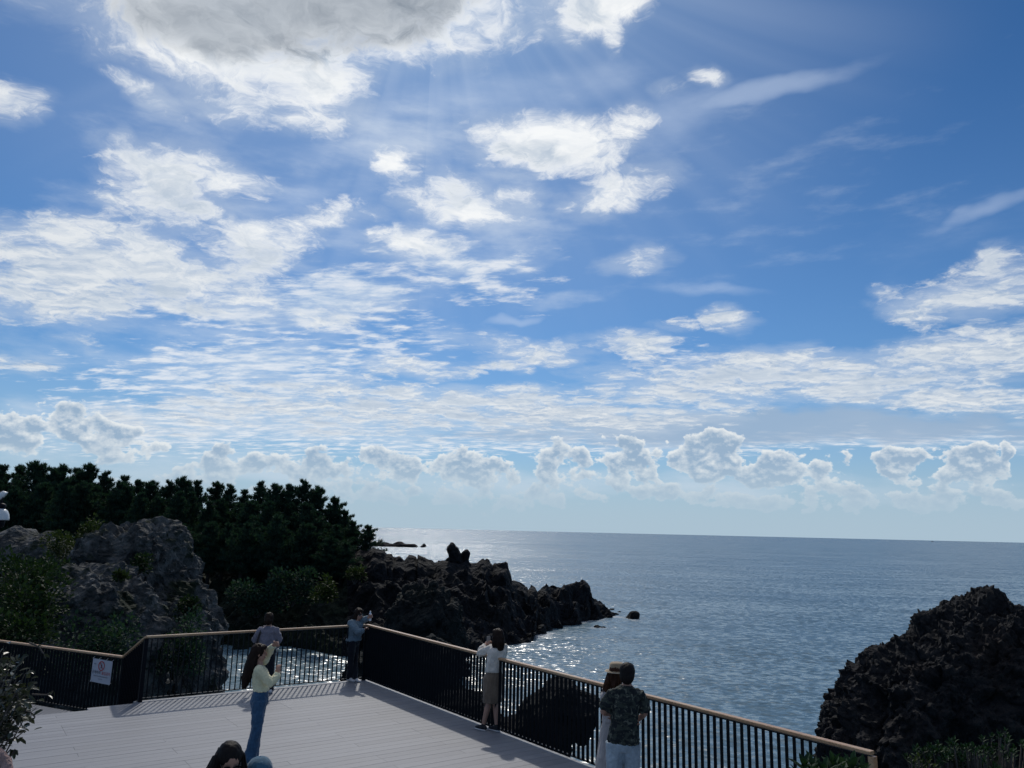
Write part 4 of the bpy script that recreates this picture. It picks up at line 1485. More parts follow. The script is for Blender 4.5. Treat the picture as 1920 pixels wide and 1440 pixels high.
for i_, (p_, s_, n_, m_, lab_) in enumerate([
    ((-14.855, 24.000, -0.098), (1.7, 1.6, 2.3), 2600, M_BUSH, 'broad dark green bush at the left edge below the twin-peaked boulder'),
    ((-13.471, 23.000, -0.303), (1.15, 1.2, 2.0), 2000, M_BUSH, 'dark leafy bush behind the low railing, left of the grey boulders'),
    ((-16.928, 28.000, 0.421), (1.7, 1.4, 1.7), 2000, M_BUSH, 'rounded green bush just under the twin-peaked boulder'),
    ((-13.221, 21.500, -0.824), (1.5, 1.2, 1.7), 1800, M_BUSH, 'lowest bush at the left edge behind the low railing'),
    ((-15.766, 27.500, -0.039), (0.75, 1.0, 1.9), 1300, M_BUSH, 'bush squeezed between the green slope and the front grey boulder'),
    ((-20.328, 36.000, 0.917), (1.7, 1.5, 1.7), 1500, M_SHRUB_L, 'pale green shrub between the twin-peaked boulder and the largest boulder'),
    ((-18.702, 35.000, 2.462), (0.75, 0.8, 0.85), 700, M_SHRUB_L, 'small yellow-green shrub perched on the shoulder of the largest boulder'),
    ((-12.777, 26.300, 1.383), (0.28, 0.22, 0.34), 260, M_SHRUB_L, 'little green tuft growing on the side of the front grey boulder'),
    ((-11.155, 27.500, -1.762), (1.3, 0.9, 1.9), 2000, M_NEEDLE, 'dark creeper thicket at the foot of the grey boulders, behind the back railing'),
    ((-12.348, 24.500, -1.263), (1.6, 0.9, 1.7), 2000, M_NEEDLE, 'dark thicket below the front grey boulder, behind the no-entry sign'),
    ((-14.013, 30.200, 1.370), (0.55, 0.5, 0.6), 500, M_BUSH, 'dark plant in the cleft between the two grey boulders'),
    ((-11.850, 29.800, -0.296), (0.55, 0.4, 0.8), 600, M_BUSH, 'dark ivy patch hanging on the right flank of the largest boulder'),
    ((-13.012, 55.500, -1.872), (1.3, 1.0, 1.5), 700, M_SHRUB_L, 'bright green shrub at the foot of the pines above the cove'),
    ((-17.707, 56.500, -2.867), (2.8, 1.2, 2.0), 1800, M_NEEDLE, 'dark wide bush at the foot of the pine grove, left of the bright green shrub'),
    ((-15.453, 57.000, -2.132), (2.2, 1.2, 2.0), 1500, M_NEEDLE, 'dark bush under the pines between the wide bush and the bright green shrub'),
    ((-11.555, 60.000, -0.674), (1.0, 0.8, 0.8), 400, M_SHRUB_L, 'small shrub on the bare rocks right of the pine grove'),
]):
    far_ = p_[1] > 40
    bush(p_, s_, n_, 40 + i_, m_, lab_, L=0.26 if far_ else 0.13, w=0.15 if far_ else 0.085)


# glossy shrub close by at the left edge
def near_shrub():
    r = random.Random(77)
    o = empty('evergreen_shrub', (-3.45, 5.0, 0.0))
    tag(o, 'nearest glossy-leaved shrub with thin bare twigs at the lower left edge', 'shrub')
    base = Vector((-3.45, 5.0, 0.0))
    lv = Leaves(r)
    tb = MB()
    tips = ((-3.105, 5.000, 2.503), (-3.105, 5.100, 2.457), (-2.936, 4.900, 2.454), (-2.954, 5.000, 2.368), (-2.974, 5.100, 2.262), (-2.836, 4.900, 2.242),
    (-2.947, 5.000, 2.251), (-3.127, 5.200, 2.288), (-2.940, 4.800, 2.409), (-3.082, 5.000, 2.279), (-2.945, 4.900, 2.225), (-2.952, 5.000, 2.173),
    (-3.039, 5.000, 2.141), (-3.003, 4.900, 2.118), (-3.069, 5.100, 2.087), (-3.246, 5.200, 2.399), (-3.196, 5.000, 2.495), (-3.206, 5.000, 2.338),
    (-3.161, 5.000, 2.153), (-2.967, 5.100, 2.120), (-2.868, 4.800, 2.321), (-2.957, 4.800, 2.245), (-3.035, 5.000, 2.249))
    for t in tips:
        t = Vector(t) - base
        mid = Vector((t.x * 0.30 + r.uniform(-.06, .06), t.y * 0.4 + r.uniform(-.06, .06), t.z * 0.62))
        tb.tube([Vector((r.uniform(-.05, .05), r.uniform(-.05, .05), -0.1)), mid, t], [0.016, 0.010, 0.003], 5, False)
        for k in range(27):
            s = 1 - 0.34 * r.random() ** 1.3
            p = mid.lerp(t, s) + Vector((r.gauss(0, 0.030), r.gauss(0, 0.05), r.gauss(0, 0.032)))
            d = Vector((r.gauss(0.25, 0.7), r.gauss(-0.2, 0.7), r.gauss(0.1, 0.6))).normalized()
            lv.leaf(p, d, Vector((r.gauss(0, 0.5), r.gauss(0, 0.5), 1)), r.uniform(0.035, 0.068), r.uniform(0.020, 0.034))
    twigs = (((-3.000, 5.000, 2.280), (-2.960, 5.000, 2.158), (-2.963, 5.000, 2.112), (-2.922, 5.000, 2.049)), ((-2.966, 5.000, 2.158), (-2.889, 5.000, 2.141),
    (-2.859, 5.000, 2.114)), ((-3.085, 5.000, 1.966), (-3.015, 5.000, 1.980), (-2.959, 5.000, 1.996), (-2.919, 5.000, 2.030)), ((-3.048, 5.000, 1.979),
    (-3.013, 5.000, 2.010), (-2.983, 5.000, 2.023)), ((-3.063, 5.000, 1.867), (-3.015, 5.000, 1.889), (-2.982, 5.000, 1.929)), ((-3.033, 5.000, 1.835),
    (-2.987, 5.000, 1.872), (-2.956, 5.000, 1.930)), ((-2.956, 5.000, 2.548), (-2.897, 5.000, 2.527), (-2.858, 5.000, 2.484)), ((-2.897, 5.000, 2.245),
    (-2.805, 5.000, 2.244), (-2.769, 5.000, 2.267)), ((-2.982, 5.000, 1.884), (-2.949, 5.000, 1.921)))
    for tw in twigs:
        tb.tube([Vector(q) - base for q in tw], [0.006, 0.005, 0.004, 0.003][:len(tw)] if len(tw) > 2 else [0.004, 0.003], 5, False)
        for q in tw[1:]:
            for _ in range(2):
                d = Vector((r.gauss(0.2, 0.5), r.gauss(0, 0.4), r.gauss(-0.5, 0.4))).normalized()
                lv.leaf(Vector(q) - base, d, Vector((r.gauss(0, 0.5), 0.3, 1)), r.uniform(0.03, 0.05), r.uniform(0.014, 0.026))
    link('foliage', lv.mesh('foliage'), M_GLOSSY, o)
    link('stems', mesh('stems', tb.v, tb.f, True), M_TWIG, o)


near_shrub()


# fleshy rosettes in front of the railing at the lower right
def rosette_plant(loc, tips, seed, label, L, w, mat, per=9):
    r = random.Random(seed)
    base = Vector(loc)
    o = empty('shore_shrub', base)
    tag(o, label, 'shrub')
    lv = Leaves(r)
    tb = MB()
    for t in tips:
        t = Vector(t) - base
        tb.tube([Vector((t.x * 0.3, t.y * 0.3, -0.1)), Vector((t.x * 0.75, t.y * 0.75, t.z * 0.55)), t], [0.018, 0.014, 0.008], 5, False)
        a0 = r.uniform(0, 6.28)
        for k in range(per):
            a = a0 + k * 2.399
            el = 0.35 + 0.9 * k / per + r.uniform(-0.15, 0.15)
            d = Vector((cos(a) * cos(el), sin(a) * cos(el), sin(el)))
            lv.leaf(t - Vector((0, 0, 0.05 * (1 - k / per))), d, Vector((0, 0, 1)) - d * 0.3, L * r.uniform(0.75, 1.15), w * r.uniform(0.8, 1.15))
    link('foliage', lv.mesh('foliage'), mat, o)
    link('stems', mesh('stems', tb.v, tb.f, True), M_TWIG, o)
    return o


rosette_plant((2.720, 7.000, -0.300), ((2.553, 7.000, 1.397), (2.671, 7.100, 1.354), (2.679, 6.900, 1.386), (2.803, 7.000, 1.411), (2.960, 7.200, 1.332), (2.960, 7.000, 1.389), (3.092,
    7.100, 1.338), (2.593, 6.800, 1.348), (2.796, 6.900, 1.323), (2.946, 6.900, 1.309), (2.476, 6.900, 1.316)), 5,
              'low fleshy-leaved plant in front of the balusters at the right end of the long railing', 0.15, 0.052, M_FLESHY, 10)
rb_ = random.Random(21)
tips_ = []
for (bx_, by_, bz_), rx_, rz_, n_ in (((4.693, 8.500, 0.861), 0.600, 0.420, 150), ((5.441, 8.800, 0.935), 0.520, 0.360, 130), ((4.587, 8.600, 1.035), 0.280, 0.160, 44)):
    for _ in range(n_):
        d_ = Vector((rb_.gauss(0, 1), rb_.gauss(0, 1), rb_.gauss(0.3, 1))).normalized() * (rb_.random() ** 0.3)
        tips_.append((bx_ + d_.x * rx_, by_ + d_.y * rx_ * 0.8, bz_ + d_.z * rz_))
rosette_plant((4.928, 8.600, -0.400), tips_, 6, 'round green bush with pale leaf tips by the lava rock, lower right', 0.062, 0.026, M_FLESHY, 9)
rosette_plant((4.088, 8.200, -0.400), ((4.058, 8.200, 1.168), (4.099, 8.200, 1.154), (4.133, 8.200, 1.184), (4.161, 8.200, 1.126), (4.236, 8.200, 1.137), (4.286, 8.200, 1.099), (4.193,
    8.200, 1.067), (4.326, 8.200, 1.070)), 7,
              'small pale sprig left of the round bush at the lower right', 0.05, 0.022, M_SHRUB_L, 8)

# ------------------------------------------------------------------ people
class Blob:
    """closed shapes that are fused by a voxel union into one continuous surface"""

    def __init__(self):
        self.mb = MB()

    def rings(self, rings):
        n = len(rings[0])
        vs_ = [p for r in rings for p in r]
        fs = []
        for i in range(len(rings) - 1):
            for k in range(n):
                fs.append((i * n + k, i * n + (k + 1) % n, (i + 1) * n + (k + 1) % n, (i + 1) * n + k))
        fs.append(tuple(range(n))[::-1])
        fs.append(tuple(range((len(rings) - 1) * n, len(rings) * n)))
        self.mb.add(vs_, fs)

    def loft(self, secs, S, Fv, n=20, dome=True):
        """secs: (centre, half width along S, half depth along Fv)"""
        S, Fv = Vector(S).normalized(), Vector(Fv).normalized()
        sc = [(Vector(c), a, b) for c, a, b in secs]
        if dome:
            for end in (0, -1):
                c, a, b = sc[end]
                c2 = sc[1][0] if end == 0 else sc[-2][0]
                d = (c - c2).normalized()
                ext = [(c + d * min(a, b) * 0.45, a * 0.86, b * 0.86), (c + d * min(a, b) * 0.8, a * 0.5, b * 0.5)]
                sc = (ext[::-1] + sc) if end == 0 else (sc + ext)
        self.rings([[c + S * (a * cos(2 * pi * k / n)) + Fv * (b * sin(2 * pi * k / n)) for k in range(n)] for c, a, b in sc])

    def tube(self, pts, rad, n=12, dome=True):
        pts = [Vector(p) for p in pts]
        rad = list(rad)
        if dome:
            d0 = (pts[0] - pts[1]).normalized()
            d1 = (pts[-1] - pts[-2]).normalized()
            pts = [pts[0] + d0 * rad[0] * 0.85, pts[0] + d0 * rad[0] * 0.5] + pts + [pts[-1] + d1 * rad[-1] * 0.5, pts[-1] + d1 * rad[-1] * 0.85]
            rad = [rad[0] * 0.45, rad[0] * 0.85] + rad + [rad[-1] * 0.85, rad[-1] * 0.45]
        self.mb.tube(pts, rad, n)

    def ell(self, c, r, M=None, n=14):
        c = Vector(c)
        M = M or Matrix.Identity(3)
        rg = []
        for i in range(1, n):
            a = pi * i / n - pi / 2
            rg.append([c + M @ Vector((r[0] * cos(a) * cos(2 * pi * k / n), r[1] * cos(a) * sin(2 * pi * k / n), r[2] * sin(a))) for k in range(n)])
        self.rings(rg)

    def done(self, name, voxel, mat, parent, smooth=2, wrinkle=0.0, wfreq=14.0, stretch=(1, 1, 1)):
        me = remeshed(mesh(name, self.mb.v, self.mb.f), voxel, smooth)
        me.materials.clear()
        if wrinkle:
            v, n = get_vn(me)
            d = fbm(v * wfreq * np.array(stretch) + len(name), 3, 0.55, True) - 0.15
            set_v(me, v + n * (wrinkle * d)[:, None])
        me.name = name
        me.polygons.foreach_set('use_smooth', [True] * len(me.polygons))
        return link(name, me, mat, parent)


def cloth(name, col, var=0.18, scale=22.0, rough=0.85, sheen=0.2):
    m, N, b = material(name)
    tc = N.n('ShaderNodeTexCoord')
    n1 = N.noise(tc.outputs['Object'], scale, 5.0, 0.6)
    n2 = N.noise(tc.outputs['Object'], 5.0, 3.0, 0.5)
    f = N.m('MULTIPLY', N.ss(n1, 0.3, 0.7, 1 - var, 1 + var, 'LINEAR'), N.ss(n2, 0.35, 0.65, 0.88, 1.1))
    s = N.v('SCALE', col, None)
    N.put(s.node.inputs['Scale'], f)
    N.put(b.inputs['Base Color'], s)
    b.inputs['Roughness'].default_value = rough
    b.inputs['Specular IOR Level'].default_value = 0.2
    b.inputs['Sheen Weight'].default_value = sheen
    bump(N, b, n1, 0.004)
    return m


def hair_mat(name, dark, light):
    m, N, b = material(name)
    tc = N.n('ShaderNodeTexCoord')
    n1 = N.noise(N.v('MULTIPLY', tc.outputs['Object'], (60, 60, 3)), 1.0, 4.0, 0.6)
    N.put(b.inputs['Base Color'], N.mix(n1, dark, light))
    b.inputs['Roughness'].default_value = 0.55
    b.inputs['Specular IOR Level'].default_value = 0.10
    bump(N, b, n1, 0.006)
    return m


def camo_mat():
    m, N, b = material('leaf camouflage print')
    tc = N.n('ShaderNodeTexCoord')
    p = tc.outputs['Object']
    n1 = N.noise(N.v('MULTIPLY', p, (1, 1, 1.7)), 13.0, 3.0, 0.6, dist=0.6)
    n2 = N.noise(N.v('ADD', p, (3, 1, 2)), 16.0, 3.0, 0.6, dist=0.8)
    col = N.mix(N.ss(n1, 0.50, 0.54), (0.010, 0.014, 0.017), (0.034, 0.042, 0.036))
    col = N.mix(N.ss(n2, 0.57, 0.60), col, (0.10, 0.105, 0.085))
    N.put(b.inputs['Base Color'], col)
    b.inputs['Roughness'].default_value = 0.8
    b.inputs['Specular IOR Level'].default_value = 0.2
    return m


M_SKIN = plain('skin', (0.36, 0.20, 0.145), 0.5, 0.06, 30.0, spec=0.35)
M_HAIR_BROWN = hair_mat('dark brown hair', (0.006, 0.004, 0.0035), (0.030, 0.017, 0.012))
M_HAIR_BLACK = hair_mat('black hair', (0.004, 0.004, 0.005), (0.018, 0.014, 0.013))
M_HAIR_AUBURN = hair_mat('auburn hair', (0.012, 0.006, 0.004), (0.075, 0.032, 0.018))
M_DENIM = cloth('blue denim', (0.028, 0.078, 0.150), 0.25, 30)
M_DENIM_PALE = cloth('pale washed denim', (0.30, 0.36, 0.41), 0.15, 30)
M_DENIM_JACKET = cloth('light denim jacket', (0.135, 0.185, 0.225), 0.2, 26)
M_YELLOW = cloth('pale yellow knit', (0.62, 0.585, 0.39), 0.08, 60)
M_LILAC = cloth('grey lilac cotton', (0.165, 0.155, 0.19), 0.1, 40)
M_WHITE_KNIT = cloth('cream knit', (0.58, 0.53, 0.47), 0.08, 60)
M_BROWN = cloth('brown cotton skirt', (0.155, 0.115, 0.085), 0.12, 40)
M_DARKCLOTH = cloth('black cotton', (0.006, 0.008, 0.014), 0.2, 40)
M_DRESS = cloth('white cotton dress', (0.30, 0.28, 0.28), 0.06, 30)
M_PINKTOP = cloth('dark top', (0.05, 0.05, 0.06), 0.1, 30)
M_CAMO = camo_mat()
M_CAP = cloth('blue denim cap', (0.030, 0.095, 0.155), 0.25, 40)
M_STRAW = cloth('tan straw', (0.30, 0.225, 0.145), 0.2, 80)
M_STRAW_L = cloth('pale straw edge', (0.55, 0.47, 0.36), 0.2, 80)
M_SHOE_WHITE = plain('white shoe leather', (0.62, 0.60, 0.60), 0.6, 0.1, 30)
M_SHOE_BLACK = plain('black shoe canvas', (0.010, 0.010, 0.014), 0.8, 0.1, 30)
M_LENS = plain('dark sunglass lens', (0.004, 0.004, 0.005), 0.12, 0.05, 10, spec=0.6)
M_PHONE = plain('phone case', (0.16, 0.15, 0.15), 0.3, 0.05, 10)
M_PHONE_W = plain('pale phone case', (0.62, 0.62, 0.64), 0.3, 0.05, 10)
M_STRAP = plain('black leather strap', (0.006, 0.006, 0.008), 0.5, 0.1, 20)
M_BOTTLE = plain('pale plastic bottle', (0.66, 0.70, 0.74), 0.2, 0.05, 20, spec=0.6)
M_LIPS = plain('lips', (0.30, 0.10, 0.09), 0.5, 0.05, 10)
M_EYE = plain('eye', (0.015, 0.010, 0.009), 0.2, 0.05, 10)


def basis(f):
    f = Vector((f[0], f[1], 0)).normalized()
    s = Vector((f.y, -f.x, 0))          # to the person's right
    return f, s


class Person:
    """joints j are world points; the figure hangs under an Empty at its feet"""

    def __init__(self, base, facing, j, label, look=None, k=1.0, stout=1.0, group=None):
        self.base = Vector(base)
        self.f, self.s = basis(facing)
        self.root = empty('person', self.base)
        tag(self.root, label, 'person', group)
        self.k, self.st = k, stout
        self.j = {n: Vector(p) - self.base for n, p in j.items()}
        self.lf, self.ls = basis(look or facing)
        self.hu = Vector((0, 0, 1))
        self.HM = Matrix((self.ls, self.lf, self.hu)).transposed()

    def nod(self, deg):
        self.HM = self.HM @ Matrix.Rotation(R_(-deg), 3, 'X')
        self.lf = self.HM @ Vector((0, 1, 0))
        self.hu = self.HM @ Vector((0, 0, 1))

    def h(self, x, y, z):
        return self.j['head'] + self.HM @ Vector((x, y, z)) * self.k

    def hand(self, B, side, curl=0.5, palm=None):
        j = self.j
        w, e = j['wrist' + side], j['elbow' + side]
        d = (w - e).normalized()
        if 'grip' + side in j:
            d = (j['grip' + side] - w).normalized()
        n = Vector(palm) if palm is not None else self.f * 0.3 + Vector((0, 0, -1))
        n = (n - d * n.dot(d)).normalized()
        t = d.cross(n).normalized()
        if (side == 'R') == (t.dot(self.s) > 0):
            t = -t                              # t points to the thumb side
        k = self.k
        c = w + d * 0.045 * k
        M = Matrix((t, d, n)).transposed()
        B.ell(c, (0.040 * k, 0.052 * k, 0.017 * k), M, 12)
        for q, (o, L) in enumerate(((0.030, 0.070), (0.010, 0.078), (-0.011, 0.073), (-0.031, 0.058))):
            p = w + d * 0.082 * k + t * o * k
            pts = [p - d * 0.02 * k]
            ang = curl * (0.5 + 0.12 * q)
            dd = d
            for sg in (0.42, 0.33, 0.25):
                dd = (d * cos(ang) + n * sin(ang)).normalized()
                p = p + dd * L * sg * k
                pts.append(p)
                ang += curl
            B.tube(pts, [0.0088 * k, 0.0085 * k, 0.0078 * k, 0.0068 * k], 8)
        p = w + d * 0.028 * k + t * 0.030 * k
        B.tube([p, p + (t * 0.8 + d * 0.6 + n * 0.3) * 0.030 * k, p + (t * 0.7 + d * 1.1 + n * 0.9) * 0.045 * k], [0.012 * k, 0.0105 * k, 0.0085 * k], 8)
        return w + d * 0.09 * k + n * 0.02 * k

    def body(self, curl=(0.5, 0.5), palm=(None, None)):
        j, k, s, f, st = self.j, self.k, self.s, self.f, self.st
        B = Blob()
        hm = self.HM
        B.ell(self.h(0, -0.005, 0.025), (0.076 * k, 0.095 * k, 0.098 * k), hm)
        B.ell(self.h(0, 0.020, -0.045), (0.058 * k, 0.068 * k, 0.070 * k), hm)
        B.tube([self.h(0, 0.088, 0.015), self.h(0, 0.104, -0.020)], [0.009 * k, 0.013 * k], 8)
        for sx in (-1, 1):
            B.ell(self.h(sx * 0.076, 0.0, -0.01), (0.010 * k, 0.018 * k, 0.030 * k), hm, 8)
            B.ell(self.h(sx * 0.040, 0.070, -0.022), (0.024 * k, 0.018 * k, 0.022 * k), hm, 8)
        B.tube([self.h(0, -0.012, -0.06), j['neck']], [0.050 * k, 0.055 * k])
        ch, wa, pv = j['chest'], j['waist'], j['pelvis']
        up = (ch - wa).normalized()
        B.loft([(pv - up * 0.0, 0.13 * k * st, 0.09 * k * st), (pv + up * 0.03, 0.14 * k * st, 0.10 * k * st), (wa, 0.115 * k * st, 0.085 * k * st),
                (ch, 0.145 * k * st, 0.10 * k * st), (ch.lerp(j['neck'], 0.55), 0.13 * k * st, 0.075 * k * st), (j['neck'], 0.055 * k, 0.05 * k)], s, f)
        for i, side in enumerate('LR'):
            sh, el, wr = j['shoulder' + side], j['elbow' + side], j['wrist' + side]
            B.tube([j['neck'].lerp(sh, 0.4) - up * 0.03 * k, sh, sh.lerp(el, 0.5), el, el.lerp(wr, 0.35), wr], [0.045 * k, 0.052 * k, 0.044 * k, 0.037 * k, 0.037 * k, 0.025 * k])
            self.grip = getattr(self, 'grip', {})
            self.grip[side] = self.hand(B, side, curl[i], palm[i])
            hp, kn, an = j['hip' + side], j['knee' + side], j['ankle' + side]
            B.tube([hp + up * 0.02, hp.lerp(kn, 0.4), kn, kn.lerp(an, 0.3), an], [0.085 * k * st, 0.072 * k, 0.052 * k, 0.052 * k, 0.034 * k])
            toe = j['tip' + side]
            B.tube([an - Vector((0, 0, 0.03 * k)), an.lerp(toe, 0.5) - Vector((0, 0, 0.02 * k)), toe], [0.034 * k, 0.034 * k, 0.024 * k], 10)
        self.body_o = B.done('body', 0.0075, M_SKIN, self.root, 2)
        for sx in (-1, 1):
            E_ = MB()
            c = self.h(sx * 0.033, 0.083, 0.012)
            E_.lathe((0, 0, 0), [(0.002, -0.006), (0.010, -0.004), (0.013, 0.0), (0.010, 0.004), (0.002, 0.006)], 8)
            E_.v = [c + hm @ Vector((x * k, z * 0.6 * k, y * 0.5 * k)) for x, y, z in E_.v]
            E_.build('eye', M_EYE, self.root, True)
        E_ = MB()
        E_.lathe((0, 0, 0), [(0.004, -0.006), (0.020, -0.003), (0.024, 0.0), (0.020, 0.003), (0.004, 0.006)], 8)
        E_.v = [self.h(0, 0.088, -0.055) + hm @ Vector((x * k, z * k, y * 0.35 * k)) for x, y, z in E_.v]
        E_.build('lips', M_LIPS, self.root, True)
        return self

    def top(self, name, mat, r=0.0, hem=0.0, sleeve=1.0, wid=1.0, loose=0.02, collar=True, wr=0.012):
        """hem: 0 at the waist, 1 at the hip; sleeve: share of the arm covered"""
        j, k, s, f, st = self.j, self.k, self.s, self.f, self.st * wid
        B = Blob()
        ch, wa, pv = j['chest'], j['waist'], j['pelvis']
        low = wa.lerp(pv, hem)
        g = loose
        secs = [(low, (0.120 + 0.04 * min(1, hem)) * k * st + g, (0.09 + 0.015 * min(1, hem)) * k * st + g)]
        if hem > 0.35:
            secs.append((wa, 0.122 * k * st + g, 0.092 * k * st + g))
        secs += [(wa.lerp(ch, 0.55), 0.135 * k * st + g, 0.102 * k * st + g), (ch, 0.150 * k * st + g * 0.8, 0.108 * k * st + g * 0.6),
                 (ch.lerp(j['neck'], 0.55), 0.135 * k * st + g * 0.4, 0.08 * k * st + g * 0.4), (j['neck'] - Vector((0, 0, 0.012)), 0.066 * k, 0.060 * k)]
        B.loft(secs, s, f, 24, False)
        for side in 'LR':
            sh, el, wr_ = j['shoulder' + side], j['elbow' + side], j['wrist' + side]
            up = (ch - wa).normalized()
            c0 = j['neck'].lerp(sh, 0.45) - up * 0.035 * k
            if sleeve > 0.55:
                e = el.lerp(wr_, (sleeve - 0.5) * 2 * 0.96)
                B.tube([c0, sh, sh.lerp(el, 0.5), el, el.lerp(e, 0.5), e], [0.062 * k + g * .4, 0.064 * k + g * .4, 0.054 * k + g * .5, 0.049 * k + g * .5, 0.046 * k + g * .5, 0.036 * k + g * .3], 14, False)
            else:
                e = sh.lerp(el, sleeve * 2)
                B.tube([c0, sh, sh.lerp(e, 0.5), e], [0.052 * k + g * .2, 0.056 * k + g * .4, 0.060 * k + g * .6, 0.066 * k + g * .7], 14, False)
        return B.done(name, 0.010, mat, self.root, 2, wr * 1.6, 11.0, (1, 1, 0.7))

    def trousers(self, mat, rise=0.0, radii=(0.092, 0.078, 0.062, 0.062, 0.065), name='trousers', wr=0.010):
        j, k, s, f, st = self.j, self.k, self.s, self.f, self.st
        B = Blob()
        wa, pv = j['waist'], j['pelvis']
        topc = wa.lerp(pv, rise)
        up = (wa - pv).normalized()
        B.loft([(pv - up * 0.085 * k, 0.135 * k * st, 0.10 * k * st), (pv - up * 0.02, 0.166 * k * st, 0.122 * k * st), (pv.lerp(topc, 0.5), 0.155 * k * st, 0.112 * k * st), (topc, 0.130 * k * st, 0.098 * k * st)], s, f, 22, False)
        for side in 'LR':
            hp, kn, an = j['hip' + side], j['knee' + side], j['ankle' + side]
            end = an + (an - kn).normalized() * 0.035
            B.tube([hp + up * 0.04, hp.lerp(kn, 0.4), kn, kn.lerp(an, 0.45), end], [q * k * (st if i < 2 else 1) for i, q in enumerate(radii)], 16, False)
        return B.done(name, 0.010, mat, self.root, 2, wr * 1.5, 10.0, (1, 1, 0.7))

    def skirt(self, name, mat, length, w0=0.135, w1=0.19, flare_d=0.14):
        j, k, s, f = self.j, self.k, self.s, self.f
        B = Blob()
        wa, pv = j['waist'], j['pelvis']
        mid = (j['kneeL'] + j['kneeR']) / 2
        end = pv.lerp(mid, length)
        B.loft([(wa, w0 * k, 0.098 * k), (wa.lerp(pv, 0.5), 0.155 * k, 0.115 * k), (pv, 0.175 * k, 0.128 * k), (pv.lerp(end, 0.5), (0.178 + (w1 - 0.178) * 0.5) * k, flare_d * k), (end, w1 * k, flare_d * k)], s, f, 28, False)
        return B.done(name, 0.010, mat, self.root, 2, 0.014, 8.0, (1, 1, 0.25))

    def shoes(self, mat, sole=None, name='shoe'):
        j, k = self.j, self.k
        for side in 'LR':
            an, toe = j['ankle' + side], j['tip' + side]
            d = Vector((toe.x - an.x, toe.y - an.y, 0)).normalized()
            sd_ = Vector((d.y, -d.x, 0))
            g = Vector((an.x, an.y, min(an.z, toe.z + 0.04) - 0.075 * k)) if False else Vector((an.x, an.y, toe.z - 0.030 * k))
            B = Blob()
            heel = g - d * 0.055 * k
            tip = g + d * ((Vector((toe.x - an.x, toe.y - an.y, 0))).length + 0.035 * k)
            secs = [(heel.lerp(tip, t) + Vector((0, 0, hh)), a, b) for t, hh, a, b in ((0.03, 0.045, 0.030, 0.040), (0.2, 0.048, 0.038, 0.046), (0.42, 0.044, 0.038, 0.042), (0.7, 0.034, 0.043, 0.032), (0.93, 0.027, 0.034, 0.024))]
            B.loft(secs, sd_, (0, 0, 1), 14)
            B.tube([an + Vector((0, 0, 0.0)), Vector((an.x, an.y, g.z + 0.05))], [0.040 * k, 0.042 * k], 12)
            o = B.done(name, 0.007, mat, self.root, 2)
            if sole:
                q = Blob()
                q.loft([(heel.lerp(tip, t) + Vector((0, 0, 0.010)), a * 1.12, 0.013) for t, a in ((0.0, 0.028), (0.2, 0.040), (0.45, 0.036), (0.72, 0.045), (0.97, 0.034))], sd_, (0, 0, 1), 14)
                q.done('sole', 0.006, sole, o, 1)

    def hair(self, mat, locks=(), cap=1.0, fringe=0.03, bun=None, back=0.0, name='hair', rough=0.013):
        B = Blob()
        k = self.k
        hm = self.HM
        B.ell(self.h(0, -0.020 - back, 0.040), (0.090 * k * cap, 0.102 * k * cap, 0.098 * k * cap), hm, 16)
        B.ell(self.h(0, -0.050 - back, -0.010), (0.084 * k * cap, 0.075 * k * cap, 0.095 * k * cap), hm, 16)
        if fringe:
            B.ell(self.h(0, 0.035, 0.085), (0.076 * k, 0.062 * k, 0.040 * k), hm, 12)
        if bun:
            B.ell(self.h(*bun), (0.042 * k, 0.036 * k, 0.042 * k), hm, 12)
        for pts, rad in locks:
            B.tube([self.h(*p) if not isinstance(p, Vector) else p - self.base for p in pts], rad, 12)
        o = B.done(name, 0.009, mat, self.root, 2, rough, 30.0, (1, 1, 0.12))
        # loose strands along the locks so that the ends stay ragged
        if locks:
            r = random.Random(len(locks) * 7 + len(mat.name))
            m = MB()
            for pts, rad in locks:
                P_ = [self.h(*p) for p in pts]
                ext = P_[-1] + (P_[-1] - P_[-2]) * 0.30
                for _ in range(46):
                    a, q = r.uniform(0, 2 * pi), r.uniform(0.75, 1.08)
                    w = []
                    i0 = r.choice((0, 0, 1)) if len(P_) > 2 else 0
                    for c, rr in list(zip(P_, rad))[i0:] + [(ext, rad[-1] * 0.7)]:
                        w.append(c + self.ls * (cos(a) * rr * q) + self.lf * (sin(a) * rr * q) + Vector((r.gauss(0, .004), r.gauss(0, .004), r.gauss(0, .008))))
                    m.tube(w, [0.0045] * (len(w) - 1) + [0.0012], 4, False)
            m.build('hair_strands', mat, o, True)
        return o

    def sunglasses(self):
        m = MB()
        hm, k = self.HM, self.k
        for sx in (-1, 1):
            n = 14
            ring = [(sx * 0.036 + 0.031 * cos(2 * pi * i / n), 0.024 * sin(2 * pi * i / n)) for i in range(n)]
            vs_ = [self.h(x, 0.101 - abs(x) * 0.22 + dy, 0.010 + z) for dy in (0.0, 0.006) for x, z in ring]
            m.add(vs_, [tuple(range(n)), tuple(range(n, 2 * n))[::-1]] + [(i, (i + 1) % n, n + (i + 1) % n, n + i) for i in range(n)])
            m.tube([self.h(sx * 0.066, 0.088, 0.016), self.h(sx * 0.082, 0.0, 0.014)], 0.004 * k, 6)
        m.tube([self.h(-0.01, 0.102, 0.014), self.h(0.01, 0.102, 0.014)], 0.004 * k, 6)
        return m.build('sunglasses', M_LENS, self.root, True)


